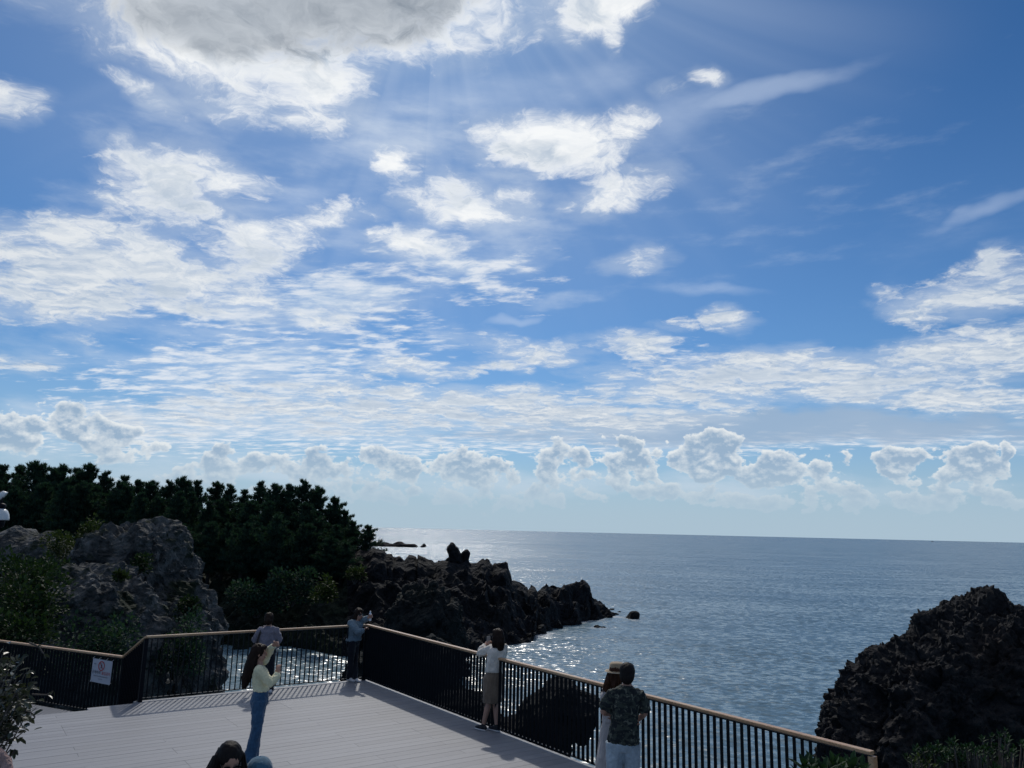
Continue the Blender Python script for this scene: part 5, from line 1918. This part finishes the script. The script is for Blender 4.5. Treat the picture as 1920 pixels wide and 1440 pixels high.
def held_slab(name, c, up, nrm, size, mat, label, cat, lens=True):
    """a phone: rounded slab with a camera bump"""
    up, nrm = Vector(up).normalized(), Vector(nrm).normalized()
    nrm = (nrm - up * nrm.dot(up)).normalized()
    sd_ = up.cross(nrm)
    w, h_, t = size
    m = MB()
    pr = []
    rr = 0.010
    for cx_, cz_, a0 in ((1, 1, 0), (-1, 1, 90), (-1, -1, 180), (1, -1, 270)):
        for da in (0, 30, 60, 90):
            a = R_(a0 + da)
            pr.append((cx_ * (w / 2 - rr) + rr * cos(a), cz_ * (h_ / 2 - rr) + rr * sin(a)))
    n = len(pr)
    vs_ = [sd_ * x + up * z + nrm * y for y in (-t / 2, t / 2) for x, z in pr]
    m.add(vs_, [tuple(range(n))[::-1], tuple(range(n, 2 * n))] + [(i, (i + 1) % n, n + (i + 1) % n, n + i) for i in range(n)])
    o = link(name, mesh(name, m.v, m.f), mat)
    o.location = c
    tag(o, label, cat)
    if lens:
        l = MB()
        M = Matrix((sd_, up, nrm)).transposed()
        l.box(sd_ * (w / 2 - 0.02) + up * (h_ / 2 - 0.022) + nrm * (t / 2 + 0.001), (0.026, 0.030, 0.004), mat=M)
        l.build('camera_bump', M_LENS, o)
    return o


# --- the woman in jeans taking a picture, left of centre
j1 = {'head': (-3.548, 11.620, 1.475), 'neck': (-3.535, 11.620, 1.318), 'chest': (-3.511, 11.620, 1.210), 'waist': (-3.480, 11.620, 0.979), 'pelvis':
    (-3.490, 11.620, 0.835), 'shoulderR': (-3.498, 11.470, 1.272), 'elbowR': (-3.273, 11.420, 1.107), 'wristR': (-3.229, 11.540, 1.230), 'gripR': (-3.259,
    11.590, 1.337), 'shoulderL': (-3.556, 11.780, 1.240), 'elbowL': (-3.472, 11.780, 1.449), 'wristL': (-3.368, 11.680, 1.592), 'gripL': (-3.296, 11.640,
    1.614), 'hipR': (-3.469, 11.535, 0.817), 'hipL': (-3.506, 11.705, 0.795), 'kneeR': (-3.475, 11.530, 0.458), 'kneeL': (-3.520, 11.710, 0.442),
    'ankleR': (-3.536, 11.520, 0.085), 'ankleL': (-3.573, 11.740, 0.085), 'tipL': (-3.437, 11.774, 0.030), 'tipR': (-3.400, 11.554, 0.030)}
w1 = Person((-3.536, 11.644, 0.000), (0.97, 0.24), j1, 'standing woman in a pale yellow cropped sweater and blue jeans raising a phone', look=(0.98, 0.18))
w1.body(curl=(0.55, 0.6), palm=((0.2, -1, -0.2), (0.2, 1, 0.1)))
w1.top('sweater', M_YELLOW, hem=0.05, sleeve=0.97, loose=0.014)
w1.trousers(M_DENIM, rise=0.05, radii=(0.098, 0.086, 0.066, 0.076, 0.092), name='jeans')
w1.shoes(M_SHOE_WHITE)
w1.hair(M_HAIR_BROWN, locks=[([(0.03, -0.06, 0.0), (0.03, -0.11, -0.14), (0.02, -0.15, -0.30), (0.0, -0.17, -0.44)], [0.072, 0.068, 0.060, 0.032]),
                             ([(-0.05, -0.05, 0.0), (-0.05, -0.09, -0.14), (-0.04, -0.13, -0.30), (-0.02, -0.15, -0.42)], [0.066, 0.064, 0.055, 0.030]),
                             ([(0.065, -0.02, 0.03), (0.080, -0.04, -0.08), (0.085, -0.06, -0.20), (0.07, -0.09, -0.32)], [0.024, 0.028, 0.030, 0.016])], cap=1.02)
held_slab('smartphone', (-3.290, 11.620, 1.507), (0.18, 0, 1), (0.97, 0.24, 0), (0.155, 0.078, 0.009), M_PHONE, 'grey phone held out by the woman in the yellow sweater', 'phone')

# --- the person seen from behind at the back railing
j2 = {'head': (-4.838, 16.300, 1.407), 'neck': (-4.828, 16.300, 1.287), 'chest': (-4.835, 16.300, 1.172), 'waist': (-4.833, 16.300, 0.944), 'pelvis':
    (-4.815, 16.300, 0.800), 'shoulderL': (-4.982, 16.300, 1.185), 'elbowL': (-5.111, 16.380, 0.990), 'wristL': (-5.112, 16.600, 0.939), 'shoulderR':
    (-4.669, 16.300, 1.192), 'elbowR': (-4.617, 16.380, 1.001), 'wristR': (-4.737, 16.600, 0.937), 'hipL': (-4.889, 16.300, 0.778), 'hipR': (-4.744,
    16.300, 0.781), 'kneeL': (-4.856, 16.340, 0.424), 'kneeR': (-4.724, 16.330, 0.428), 'ankleL': (-4.791, 16.320, 0.085), 'ankleR': (-4.675, 16.260,
    0.085), 'tipL': (-4.826, 16.456, 0.030), 'tipR': (-4.710, 16.396, 0.030)}
w2 = Person((-4.728, 16.387, 0.000), (-0.25, 0.97), j2, 'person in a grey-lilac top with a hair bun leaning on the back railing')
w2.body(curl=(0.8, 0.8))
w2.top('shirt', M_LILAC, hem=0.75, sleeve=0.9, loose=0.03)
w2.trousers(M_DARKCLOTH, rise=0.2, radii=(0.094, 0.080, 0.062, 0.056, 0.050))
w2.shoes(M_SHOE_WHITE)
w2.hair(M_HAIR_BROWN, bun=(0, -0.13, 0.0))
s_ = MB()
a_, b_, c_ = w2.j['shoulderL'] + Vector((0.05, -0.02, 0.085)), w2.j['chest'] + Vector((-0.12, -0.135, -0.02)), w2.j['waist'] + Vector((-0.185, -0.10, -0.02))
s_.beam(a_, b_, 0.035, 0.012, up=w2.f)
s_.beam(b_, c_, 0.035, 0.012, up=w2.f)
s_.build('bag_strap', M_STRAP, w2.root)

# --- the woman in the denim jacket in the corner
j3 = {'head': (-3.266, 17.680, 1.393), 'neck': (-3.299, 17.680, 1.268), 'chest': (-3.323, 17.680, 1.171), 'waist': (-3.339, 17.680, 0.956), 'pelvis':
    (-3.354, 17.680, 0.821), 'shoulderR': (-3.408, 17.560, 1.228), 'elbowR': (-3.214, 17.460, 1.043), 'wristR': (-3.123, 17.580, 1.097), 'shoulderL':
    (-3.239, 17.780, 1.224), 'elbowL': (-3.157, 17.700, 1.286), 'wristL': (-3.036, 17.600, 1.339), 'gripL': (-2.989, 17.590, 1.369), 'hipR': (-3.371,
    17.620, 0.806), 'hipL': (-3.323, 17.740, 0.791), 'kneeR': (-3.377, 17.620, 0.439), 'kneeL': (-3.308, 17.720, 0.425), 'ankleR': (-3.386, 17.630,
    0.085), 'ankleL': (-3.255, 17.620, 0.085), 'tipL': (-3.143, 17.536, 0.030), 'tipR': (-3.274, 17.546, 0.030)}
w3 = Person((-3.332, 17.794, -0.000), (0.80, -0.60), j3, 'woman in sunglasses and a light denim jacket standing in the railing corner', look=(0.72, -0.70))
w3.body(curl=(0.9, 0.7), palm=((0.2, -1, 0), None))
w3.top('denim_jacket', M_DENIM_JACKET, hem=0.8, sleeve=0.96, loose=0.034)
w3.trousers(M_DARKCLOTH, rise=0.2, radii=(0.098, 0.084, 0.064, 0.060, 0.058))
w3.shoes(M_SHOE_WHITE)
w3.hair(M_HAIR_BROWN, locks=[([(-0.07, -0.02, 0.0), (-0.085, -0.03, -0.09), (-0.07, -0.03, -0.15)], [0.04, 0.045, 0.03]), ([(0.07, -0.02, 0.0), (0.085, -0.03, -0.09), (0.07, -0.03, -0.15)], [0.04, 0.045, 0.03])], cap=1.04)
w3.sunglasses()
bt = MB()
bt.lathe((0, 0, 0), [(0.020, -0.095), (0.030, -0.090), (0.032, -0.03), (0.029, -0.01), (0.032, 0.01), (0.031, 0.055), (0.014, 0.085), (0.013, 0.10)], 14)
bo = link('water_bottle', mesh('water_bottle', bt.v, bt.f, True), M_BOTTLE)
bo.location = Vector((-3.006, 17.620, 1.366))
tag(bo, 'small clear water bottle in the outstretched hand of the woman in sunglasses', 'bottle')
bc = MB()
bc.lathe((0, 0, 0.098), [(0.015, 0.0), (0.016, 0.006), (0.016, 0.018), (0.012, 0.020)], 12)
bc.build('bottle_cap', M_PHONE_W, bo)

# --- the woman in the cream sweater at the side railing
j4 = {'head': (-0.147, 13.780, 1.501), 'neck': (-0.136, 13.780, 1.370), 'chest': (-0.144, 13.780, 1.265), 'waist': (-0.191, 13.780, 0.948), 'pelvis':
    (-0.205, 13.780, 0.822), 'shoulderL': (-0.254, 13.800, 1.301), 'elbowL': (-0.455, 13.880, 1.212), 'wristL': (-0.360, 14.040, 1.333), 'gripL': (-0.301,
    14.060, 1.396), 'shoulderR': (-0.039, 13.800, 1.329), 'elbowR': (-0.042, 14.020, 1.168), 'wristR': (-0.184, 14.120, 1.312), 'gripR': (-0.268, 14.110,
    1.390), 'hipL': (-0.261, 13.760, 0.799), 'hipR': (-0.147, 13.800, 0.795), 'kneeL': (-0.266, 13.750, 0.440), 'kneeR': (-0.155, 13.800, 0.426),
    'ankleL': (-0.347, 13.750, 0.085), 'ankleR': (-0.121, 13.720, 0.085), 'tipL': (-0.452, 13.842, 0.030), 'tipR': (-0.227, 13.812, 0.030)}
w4 = Person((-0.243, 13.875, 0.000), (-0.45, 0.89), j4, 'woman in a cream sweater and brown skirt photographing over the long railing', look=(-0.6, 0.8))
w4.body(curl=(0.9, 0.9))
w4.top('sweater', M_WHITE_KNIT, hem=0.12, sleeve=0.97, loose=0.022)
w4.skirt('skirt', M_BROWN, 0.98, 0.125, 0.160, 0.125)
w4.shoes(M_SHOE_BLACK, M_SHOE_WHITE)
w4.hair(M_HAIR_BROWN, locks=[([(0.0, -0.06, 0.0), (0.0, -0.075, -0.08), (0.0, -0.075, -0.16)], [0.085, 0.088, 0.07]), ([(0.06, -0.02, 0.0), (0.075, -0.02, -0.09), (0.07, -0.02, -0.17)], [0.045, 0.045, 0.035]), ([(-0.06, -0.02, 0.0), (-0.075, -0.02, -0.09), (-0.07, -0.02, -0.17)], [0.045, 0.045, 0.035])], cap=1.02)
held_slab('smartphone', (-0.306, 14.050, 1.410), (0, 0, 1), (-0.6, 0.8, 0), (0.072, 0.130, 0.009), M_PHONE, 'phone held up by the woman in the cream sweater', 'phone')

# --- the man in the leaf-print shirt
j5 = {'head': (1.512, 10.014, 1.585), 'neck': (1.506, 10.014, 1.466), 'chest': (1.486, 10.014, 1.307), 'waist': (1.466, 10.014, 1.019), 'pelvis': (1.460,
    10.014, 0.796), 'shoulderL': (1.325, 10.014, 1.340), 'elbowL': (1.216, 10.074, 1.126), 'wristL': (1.319, 10.314, 1.052), 'shoulderR': (1.661, 10.014,
    1.347), 'elbowR': (1.728, 10.064, 1.117), 'wristR': (1.705, 10.304, 1.012), 'hipL': (1.361, 10.014, 0.758), 'hipR': (1.550, 10.014, 0.763), 'kneeL':
    (1.342, 10.034, 0.422), 'kneeR': (1.568, 10.034, 0.424), 'ankleL': (1.323, 10.014, 0.085), 'ankleR': (1.587, 10.014, 0.085), 'tipL': (1.358, 10.149,
    0.030), 'tipR': (1.622, 10.149, 0.030)}
w5 = Person((1.459, 10.014, 0), (0.25, 0.97), j5, 'man in a dark leaf-print shirt and pale jeans seen from behind', k=1.06)
w5.body(curl=(0.8, 0.8))
w5.top('shirt', M_CAMO, hem=1.0, sleeve=0.40, loose=0.026, wid=1.0)
w5.trousers(M_DENIM_PALE, rise=0.3, radii=(0.105, 0.096, 0.080, 0.074, 0.072), name='jeans')
w5.shoes(M_SHOE_WHITE)
w5.hair(M_HAIR_BLACK, cap=1.0, rough=0.006)

# --- the woman in the straw hat beyond him
j6 = {'head': (1.455, 10.564, 1.488), 'neck': (1.427, 10.564, 1.372), 'chest': (1.406, 10.564, 1.213), 'waist': (1.416, 10.564, 0.957), 'pelvis': (1.421,
    10.564, 0.806), 'shoulderL': (1.325, 10.564, 1.288), 'elbowL': (1.348, 10.664, 1.076), 'wristL': (1.433, 10.844, 0.982), 'shoulderR': (1.497, 10.564,
    1.292), 'elbowR': (1.539, 10.644, 1.085), 'wristR': (1.557, 10.844, 1.043), 'hipL': (1.370, 10.564, 0.777), 'hipR': (1.476, 10.564, 0.779), 'kneeL':
    (1.365, 10.584, 0.431), 'kneeR': (1.479, 10.584, 0.432), 'ankleL': (1.360, 10.564, 0.085), 'ankleR': (1.483, 10.564, 0.085), 'tipL': (1.423, 10.689,
    0.030), 'tipR': (1.546, 10.689, 0.030)}
w6 = Person((1.409, 10.564, 0), (0.45, 0.89), j6, 'woman in a tan straw hat and white dress half hidden behind the man')
w6.body(curl=(0.8, 0.8))
w6.top('dress_top', M_DRESS, hem=0.4, sleeve=0.6, loose=0.018)
w6.skirt('dress_skirt', M_DRESS, 1.75, 0.125, 0.26, 0.22)
w6.shoes(M_SHOE_WHITE)
w6.hair(M_HAIR_AUBURN, locks=[([(-0.05, -0.05, 0.0), (-0.08, -0.07, -0.10), (-0.12, -0.07, -0.20), (-0.13, -0.05, -0.28)], [0.06, 0.06, 0.05, 0.025]), ([(0.03, -0.06, 0.0), (0.02, -0.08, -0.12), (-0.01, -0.08, -0.26)], [0.075, 0.07, 0.035])])
hb = MB()
n_ = 28
for rr_ in (0,):
    prof = [(0.02, 0.150), (0.075, 0.148), (0.092, 0.128), (0.098, 0.070), (0.104, 0.052), (0.150, 0.040), (0.152, 0.034), (0.104, 0.044), (0.094, 0.050)]
    hb.lathe((0, 0, 0), prof, n_, 1.0, 1.08)
ho = link('straw_hat', mesh('straw_hat', [w6.h(*q) for q in hb.v], hb.f, True), M_STRAW, w6.root)
hb2 = MB()
hb2.lathe((0, 0, 0), [(0.149, 0.0405), (0.154, 0.042), (0.156, 0.037), (0.150, 0.033)], n_, 1.0, 1.08)
link('hat_edge', mesh('hat_edge', [w6.h(*q) for q in hb2.v], hb2.f, True), M_STRAW_L, ho)

# --- the two people close to the camera at the bottom edge
j7 = {'head': (-2.098, 6.334, 1.514), 'neck': (-2.110, 6.350, 1.383), 'chest': (-2.110, 6.350, 1.258), 'waist': (-2.110, 6.350, 1.026), 'pelvis': (-2.110,
    6.350, 0.885), 'shoulderL': (-1.981, 6.453, 1.338), 'elbowL': (-1.958, 6.496, 1.067), 'wristL': (-1.891, 6.396, 0.845), 'hipL': (-2.047, 6.400,
    0.855), 'kneeL': (-2.037, 6.395, 0.463), 'ankleL': (-2.040, 6.406, 0.085), 'shoulderR': (-2.239, 6.247, 1.338), 'elbowR': (-2.287, 6.235, 1.067),
    'wristR': (-2.204, 6.147, 0.845), 'hipR': (-2.173, 6.300, 0.855), 'kneeR': (-2.170, 6.289, 0.463), 'ankleR': (-2.180, 6.294, 0.085), 'tipL': (-1.952,
    6.296, 0.030), 'tipR': (-2.093, 6.184, 0.030)}
w7 = Person((-2.105, 6.350, 0), (0.62, -0.78), j7, 'woman with loose black hair and sunglasses, only her head showing', look=(0.55, -0.83))
w7.nod(24)
w7.body()
w7.top('shirt', M_PINKTOP, hem=0.7, sleeve=0.95, loose=0.02)
w7.trousers(M_DARKCLOTH)
w7.shoes(M_SHOE_BLACK)
w7.hair(M_HAIR_BLACK, locks=[([(-0.08, -0.02, 0.03), (-0.115, -0.02, -0.10), (-0.14, -0.01, -0.24), (-0.15, 0.0, -0.36)], [0.036, 0.046, 0.055, 0.03]), ([(0.08, -0.02, 0.03), (0.115, -0.01, -0.10), (0.125, 0.0, -0.24), (0.13, 0.01, -0.36)], [0.040, 0.046, 0.048, 0.025]),
                             ([(0, -0.07, 0.0), (0, -0.11, -0.15), (0, -0.12, -0.34)], [0.09, 0.10, 0.06])], cap=1.03, fringe=0, back=0.004, rough=0.005)
w7.sunglasses()
j8 = {'head': (-1.950, 6.631, 1.319), 'neck': (-1.956, 6.650, 1.205), 'chest': (-1.956, 6.650, 1.096), 'waist': (-1.956, 6.650, 0.894), 'pelvis': (-1.956,
    6.650, 0.771), 'shoulderL': (-1.799, 6.700, 1.166), 'elbowL': (-1.762, 6.732, 0.929), 'wristL': (-1.736, 6.615, 0.736), 'hipL': (-1.880, 6.674,
    0.745), 'kneeL': (-1.872, 6.666, 0.403), 'ankleL': (-1.871, 6.677, 0.085), 'shoulderR': (-2.114, 6.600, 1.166), 'elbowR': (-2.163, 6.606, 0.929),
    'wristR': (-2.117, 6.494, 0.736), 'hipR': (-2.033, 6.626, 0.745), 'kneeR': (-2.035, 6.615, 0.403), 'ankleR': (-2.042, 6.623, 0.085), 'tipL': (-1.828,
    6.544, 0.030), 'tipR': (-2.000, 6.489, 0.030)}
w8 = Person((-1.957, 6.650, 0), (0.3, -0.95), j8, 'person in a blue denim cap, only the crown showing', k=0.96)
w8.body()
w8.top('shirt', M_LILAC, hem=0.8, sleeve=0.5, loose=0.02)
w8.trousers(M_DENIM)
w8.shoes(M_SHOE_WHITE)
w8.hair(M_HAIR_BLACK)
cb = Blob()
cb.ell(w8.h(0, -0.008, 0.058), (0.104, 0.120, 0.096), w8.HM, 18)
cb.loft([(w8.h(0, 0.08, 0.060), 0.085, 0.010), (w8.h(0, 0.13, 0.048), 0.075, 0.009), (w8.h(0, 0.175, 0.034), 0.045, 0.008)], w8.ls, (0, 0, 1), 18)
co = cb.done('denim_cap', 0.008, M_CAP, w8.root, 2, 0.004, 16)
cb = MB()
cb.lathe(w8.h(0, -0.008, 0.152), [(0.006, -0.004), (0.012, 0.0), (0.012, 0.005), (0.005, 0.009)], 10)
cb.build('cap_button', M_DENIM, co, True)

# ------------------------------------------------------------------ sign tied to the low railing
M_SIGN = plain('white vinyl banner', (0.34, 0.355, 0.41), 0.45, 0.05, 6.0)
M_INK = plain('dark blue ink', (0.012, 0.016, 0.045), 0.6, 0.05, 10)
M_INK_R = plain('red ink', (0.35, 0.020, 0.025), 0.6, 0.05, 10)
M_INK_G = plain('grey ink', (0.10, 0.11, 0.14), 0.6, 0.05, 10)


def text_mesh(body, size, name):
    cu = bpy.data.curves.new(name, 'FONT')
    cu.body = body
    cu.size = size
    cu.align_x = 'CENTER'
    cu.extrude = 0.0004
    cu.resolution_u = 3
    o = bpy.data.objects.new(name, cu)
    COL.objects.link(o)
    bpy.context.view_layer.update()
    me = evaluated(o, name)
    bpy.data.objects.remove(o)
    return me


def build_sign():
    tl, tr, bl, br_ = (Vector(q) for q in ((-8.571, 16.750, 0.508), (-7.915, 16.420, 0.517), (-8.557, 16.750, 0.042), (-7.908, 16.420, 0.051)))
    d = (AR - AL)
    d.z = 0
    d.normalize()
    nrm = Vector((d.y, -d.x, 0))
    if nrm.y > 0:
        nrm = -nrm
    # hang flat against the near face of the balusters
    ctr = (tl + tr + bl + br_) / 4
    off = (AR - ctr)
    ctr = ctr + nrm * (off.dot(nrm)) + nrm * 0.05
    W, Hh = 0.59, 0.455
    root = empty('no_entry_sign', ctr)
    tag(root, 'white banner sign with a red no-walking symbol and Korean lettering tied to the low railing', 'sign')
    rot = Matrix((d, nrm.cross(d) * -1 if (nrm.cross(d)).z < 0 else nrm.cross(d), nrm)).transposed()   # x along the rail, y up, z towards the viewer
    rot = rot @ Matrix.Rotation(R_(-1.5), 3, 'Z')
    root.rotation_euler = rot.to_euler()
    pn = MB()
    n = 10
    vs_, fs = [], []
    for side in (0, 1):
        for i in range(n + 1):
            for k in range(n + 1):
                x, y = (i / n - 0.5) * W, (k / n - 0.5) * Hh
                z = 0.006 * sin(5 * x / W + 1) * (1 - k / n) - side * 0.003
                vs_.append((x, y, z))
    for side in (0, 1):
        b0 = side * (n + 1) ** 2
        for i in range(n):
            for k in range(n):
                q = (b0 + i * (n + 1) + k, b0 + (i + 1) * (n + 1) + k, b0 + (i + 1) * (n + 1) + k + 1, b0 + i * (n + 1) + k + 1)
                fs.append(q if side == 0 else q[::-1])
    pn.add(vs_, fs)
    panel = pn.build('banner', M_SIGN, root, True)
    Z = 0.009
    # prohibition ring, slash and walking figure
    rg = MB()
    m = 40
    c = (-0.01, 0.105)
    R1, R2 = 0.095, 0.076
    vs_ = []
    for i in range(m):
        a = 2 * pi * i / m
        for rr in (R1, R2):
            vs_.append((c[0] + rr * cos(a), c[1] + rr * sin(a), Z))
    rg.add(vs_, [(2 * i, 2 * ((i + 1) % m), 2 * ((i + 1) % m) + 1, 2 * i + 1) for i in range(m)])
    s = 0.707
    a_, b_ = Vector((c[0] - R2 * s, c[1] + R2 * s, Z)), Vector((c[0] + R2 * s, c[1] - R2 * s, Z))
    w_ = Vector((s, s, 0)) * 0.006
    rg.add([a_ - w_, a_ + w_, b_ + w_, b_ - w_], [(0, 1, 2, 3)])
    rg.build('prohibition_ring', M_INK_R, panel)
    fg = MB()

    def bar(x0, y0, x1, y1, w, z=Z - 0.0006):
        a, b = Vector((c[0] + x0, c[1] + y0, z)), Vector((c[0] + x1, c[1] + y1, z))
        t = (b - a).normalized()
        q = Vector((-t.y, t.x, 0)) * w
        fg.add([a - q, a + q, b + q, b - q], [(0, 1, 2, 3)])
    bar(0.002, 0.028, -0.002, -0.008, 0.010)
    bar(-0.002, -0.006, 0.020, -0.050, 0.0055)
    bar(-0.002, -0.006, -0.024, -0.048, 0.0055)
    bar(0.002, 0.022, 0.026, -0.002, 0.0045)
    bar(0.002, 0.022, -0.024, 0.002, 0.0045)
    fg.add([(c[0] + 0.003 + 0.010 * cos(2 * pi * i / 12), c[1] + 0.045 + 0.010 * sin(2 * pi * i / 12), Z - 0.0006) for i in range(12)], [tuple(range(12))])
    fg.build('walking_figure', M_INK, panel)
    for body, size, x, y, mt, nm in (('관계자외', 0.072, -0.140, -0.055, M_INK, 'lettering'), ('출입금지', 0.072, 0.148, -0.055, M_INK_R, 'lettering'),
                                     ('Authorized Personnel Only', 0.038, 0.0, -0.110, M_INK_G, 'lettering'), ('No Entry', 0.032, 0.0, -0.160, M_INK_G, 'lettering')):
        me = text_mesh(body, size, nm)
        o = link(nm, me, mt, panel)
        o.location = (x, y, Z)
    lg = MB()
    lg.add([(-0.235, 0.120, Z), (-0.175, 0.120, Z), (-0.175, 0.134, Z), (-0.235, 0.134, Z)], [(0, 1, 2, 3)])
    lg.build('emblem', M_INK_G, panel)
    for x, y in ((-0.285, 0.226), (-0.10, 0.228), (0.11, 0.228), (0.285, 0.224), (0.285, -0.224), (-0.285, -0.224)):
        t = MB()
        t.tube([(x, y - 0.012, 0.006), (x + 0.004, y + 0.012, 0.010), (x + 0.002, y + 0.03, -0.03)], 0.004, 6)
        t.build('cable_tie', M_PHONE_W, root)


build_sign()

# ------------------------------------------------------------------ lamp at the left edge
M_OPAL = plain('white enamel shade', (0.55, 0.57, 0.58), 0.35, 0.04, 8)
LP = Vector((-9.331, 14.000, 3.334))


def build_lamp():
    root = empty('lamp_post', (LP.x, LP.y, -1.0))
    tag(root, 'black lamp post with white bell shades at the left edge in front of the pines', 'street lamp')
    b = Vector((LP.x, LP.y, -1.0))
    m = MB()
    m.tube([(0, 0, 0), (0, 0, 0.4), (0, 0, LP.z + 1.65)], [0.085, 0.055, 0.045], 12)
    m.build('pole', M_METAL, root)
    c = Vector((-9.112, 14.000, 3.273)) - b
    a = MB()
    a.tube([(0, 0, c.z + 0.42), (c.x * 0.5, 0, c.z + 0.47), (c.x, 0, c.z + 0.40), (c.x, 0, c.z + 0.22)], 0.020, 8)
    a.build('arm', M_METAL, root)
    cp = MB()
    cp.lathe((c.x, 0, c.z), [(0.02, 0.30), (0.07, 0.285), (0.085, 0.235), (0.06, 0.20)], 20)
    cp.build('cap', M_METAL, root, True)
    sh = MB()
    sh.lathe((c.x, 0, c.z), [(0.050, 0.205), (0.085, 0.192), (0.118, 0.160), (0.145, 0.10), (0.158, 0.03), (0.160, 0.0), (0.152, 0.0), (0.136, 0.10), (0.08, 0.17)], 28)
    s = sh.build('shade', M_OPAL, root, True)
    cl = MB()
    cl.lathe((c.x, 0, c.z), [(0.05, -0.14), (0.09, -0.11), (0.10, -0.04), (0.10, 0.002)], 18)
    cl.build('lantern_body', M_METAL, s, True)
    # smaller tilted spotlight above
    q = Vector((-9.079, 14.000, 3.699)) - b
    sp = MB()
    sp.lathe((0, 0, 0), [(0.02, 0.09), (0.06, 0.075), (0.085, 0.0), (0.078, -0.005), (0.05, 0.05)], 18)
    M = Matrix.Rotation(R_(-52), 3, 'Y') @ Matrix.Rotation(R_(20), 3, 'X')
    sp.v = [q + M @ Vector(v) for v in sp.v]
    o = sp.build('spot_shade', M_OPAL, root, True)
    br = MB()
    br.tube([(0, 0, q.z + 0.06), (q.x * 0.6, 0, q.z + 0.08), (q.x - 0.05, q.y, q.z + 0.02)], 0.014, 8)
    br.build('bracket', M_METAL, root)


build_lamp()

# ------------------------------------------------------------------ pale stone at the lower left corner
M_PINK = rock_mat('pale reddish stone', (0.34, 0.22, 0.20), (0.50, 0.36, 0.34), None, None, 2.0)
oo, ww = (((-0.180, 2.034), (-0.065, 2.056), (-0.004, 2.049), (0.021, 2.035), (0.036, 2.013), (0.056, 1.981), (0.072, 1.951), (0.090, 1.888), (0.117, 1.618),
    (-0.144, 1.613)), (-2.800, 4.600))
rock('stone', oo, ww, (0.12, 0.12), 0.04, 0.02, 0.012, 6.0, M_PINK, 'pale reddish stone half hidden by the bare twigs in the lower left corner', 'stone', seed=15, round_d=0.12)


# ------------------------------------------------------------------ far boat
def boat(loc, rz, L, label):
    root = empty('fishing_boat', loc, rz)
    tag(root, label, 'boat')
    h = MB()
    n = 9
    secs = []
    for i in range(n):
        t = i / (n - 1)
        x = (t - 0.5) * L
        w = L * 0.14 * (1 - max(0, (t - 0.55) / 0.45) ** 2.2)
        sh = L * (0.10 + 0.09 * t ** 2.5)
        secs.append([(x, -w, sh), (x, -w * 0.8, 0.02 * L), (x, 0, -0.05 * L), (x, w * 0.8, 0.02 * L), (x, w, sh), (x, 0, sh - 0.02 * L)])
    vs_ = [p for s in secs for p in s]
    fs = [(i * 6 + k, i * 6 + (k + 1) % 6, (i + 1) * 6 + (k + 1) % 6, (i + 1) * 6 + k) for i in range(n - 1) for k in range(6)]
    fs += [tuple(range(6))[::-1], tuple(range((n - 1) * 6, n * 6))]
    h.add(vs_, fs)
    h.build('hull', M_PHONE, root)
    c = MB()
    c.box((-0.12 * L, 0, 0.20 * L), (0.26 * L, 0.18 * L, 0.18 * L))
    c.box((-0.12 * L, 0, 0.30 * L), (0.30 * L, 0.21 * L, 0.02 * L))
    c.build('wheelhouse', M_METAL, root)
    m = MB()
    m.tube([(-0.02 * L, 0, 0.1 * L), (-0.02 * L, 0, 0.55 * L)], 0.012 * L, 6)
    m.build('mast', M_METAL, root)


boat((385.661, -53466.958, -5.000), 0.25, 15, 'tiny fishing boat far out on the horizon above the rock pillars')
boat((2273.426, 4200.000, -5.000), -0.4, 14, 'barely visible boat on the horizon at the right')
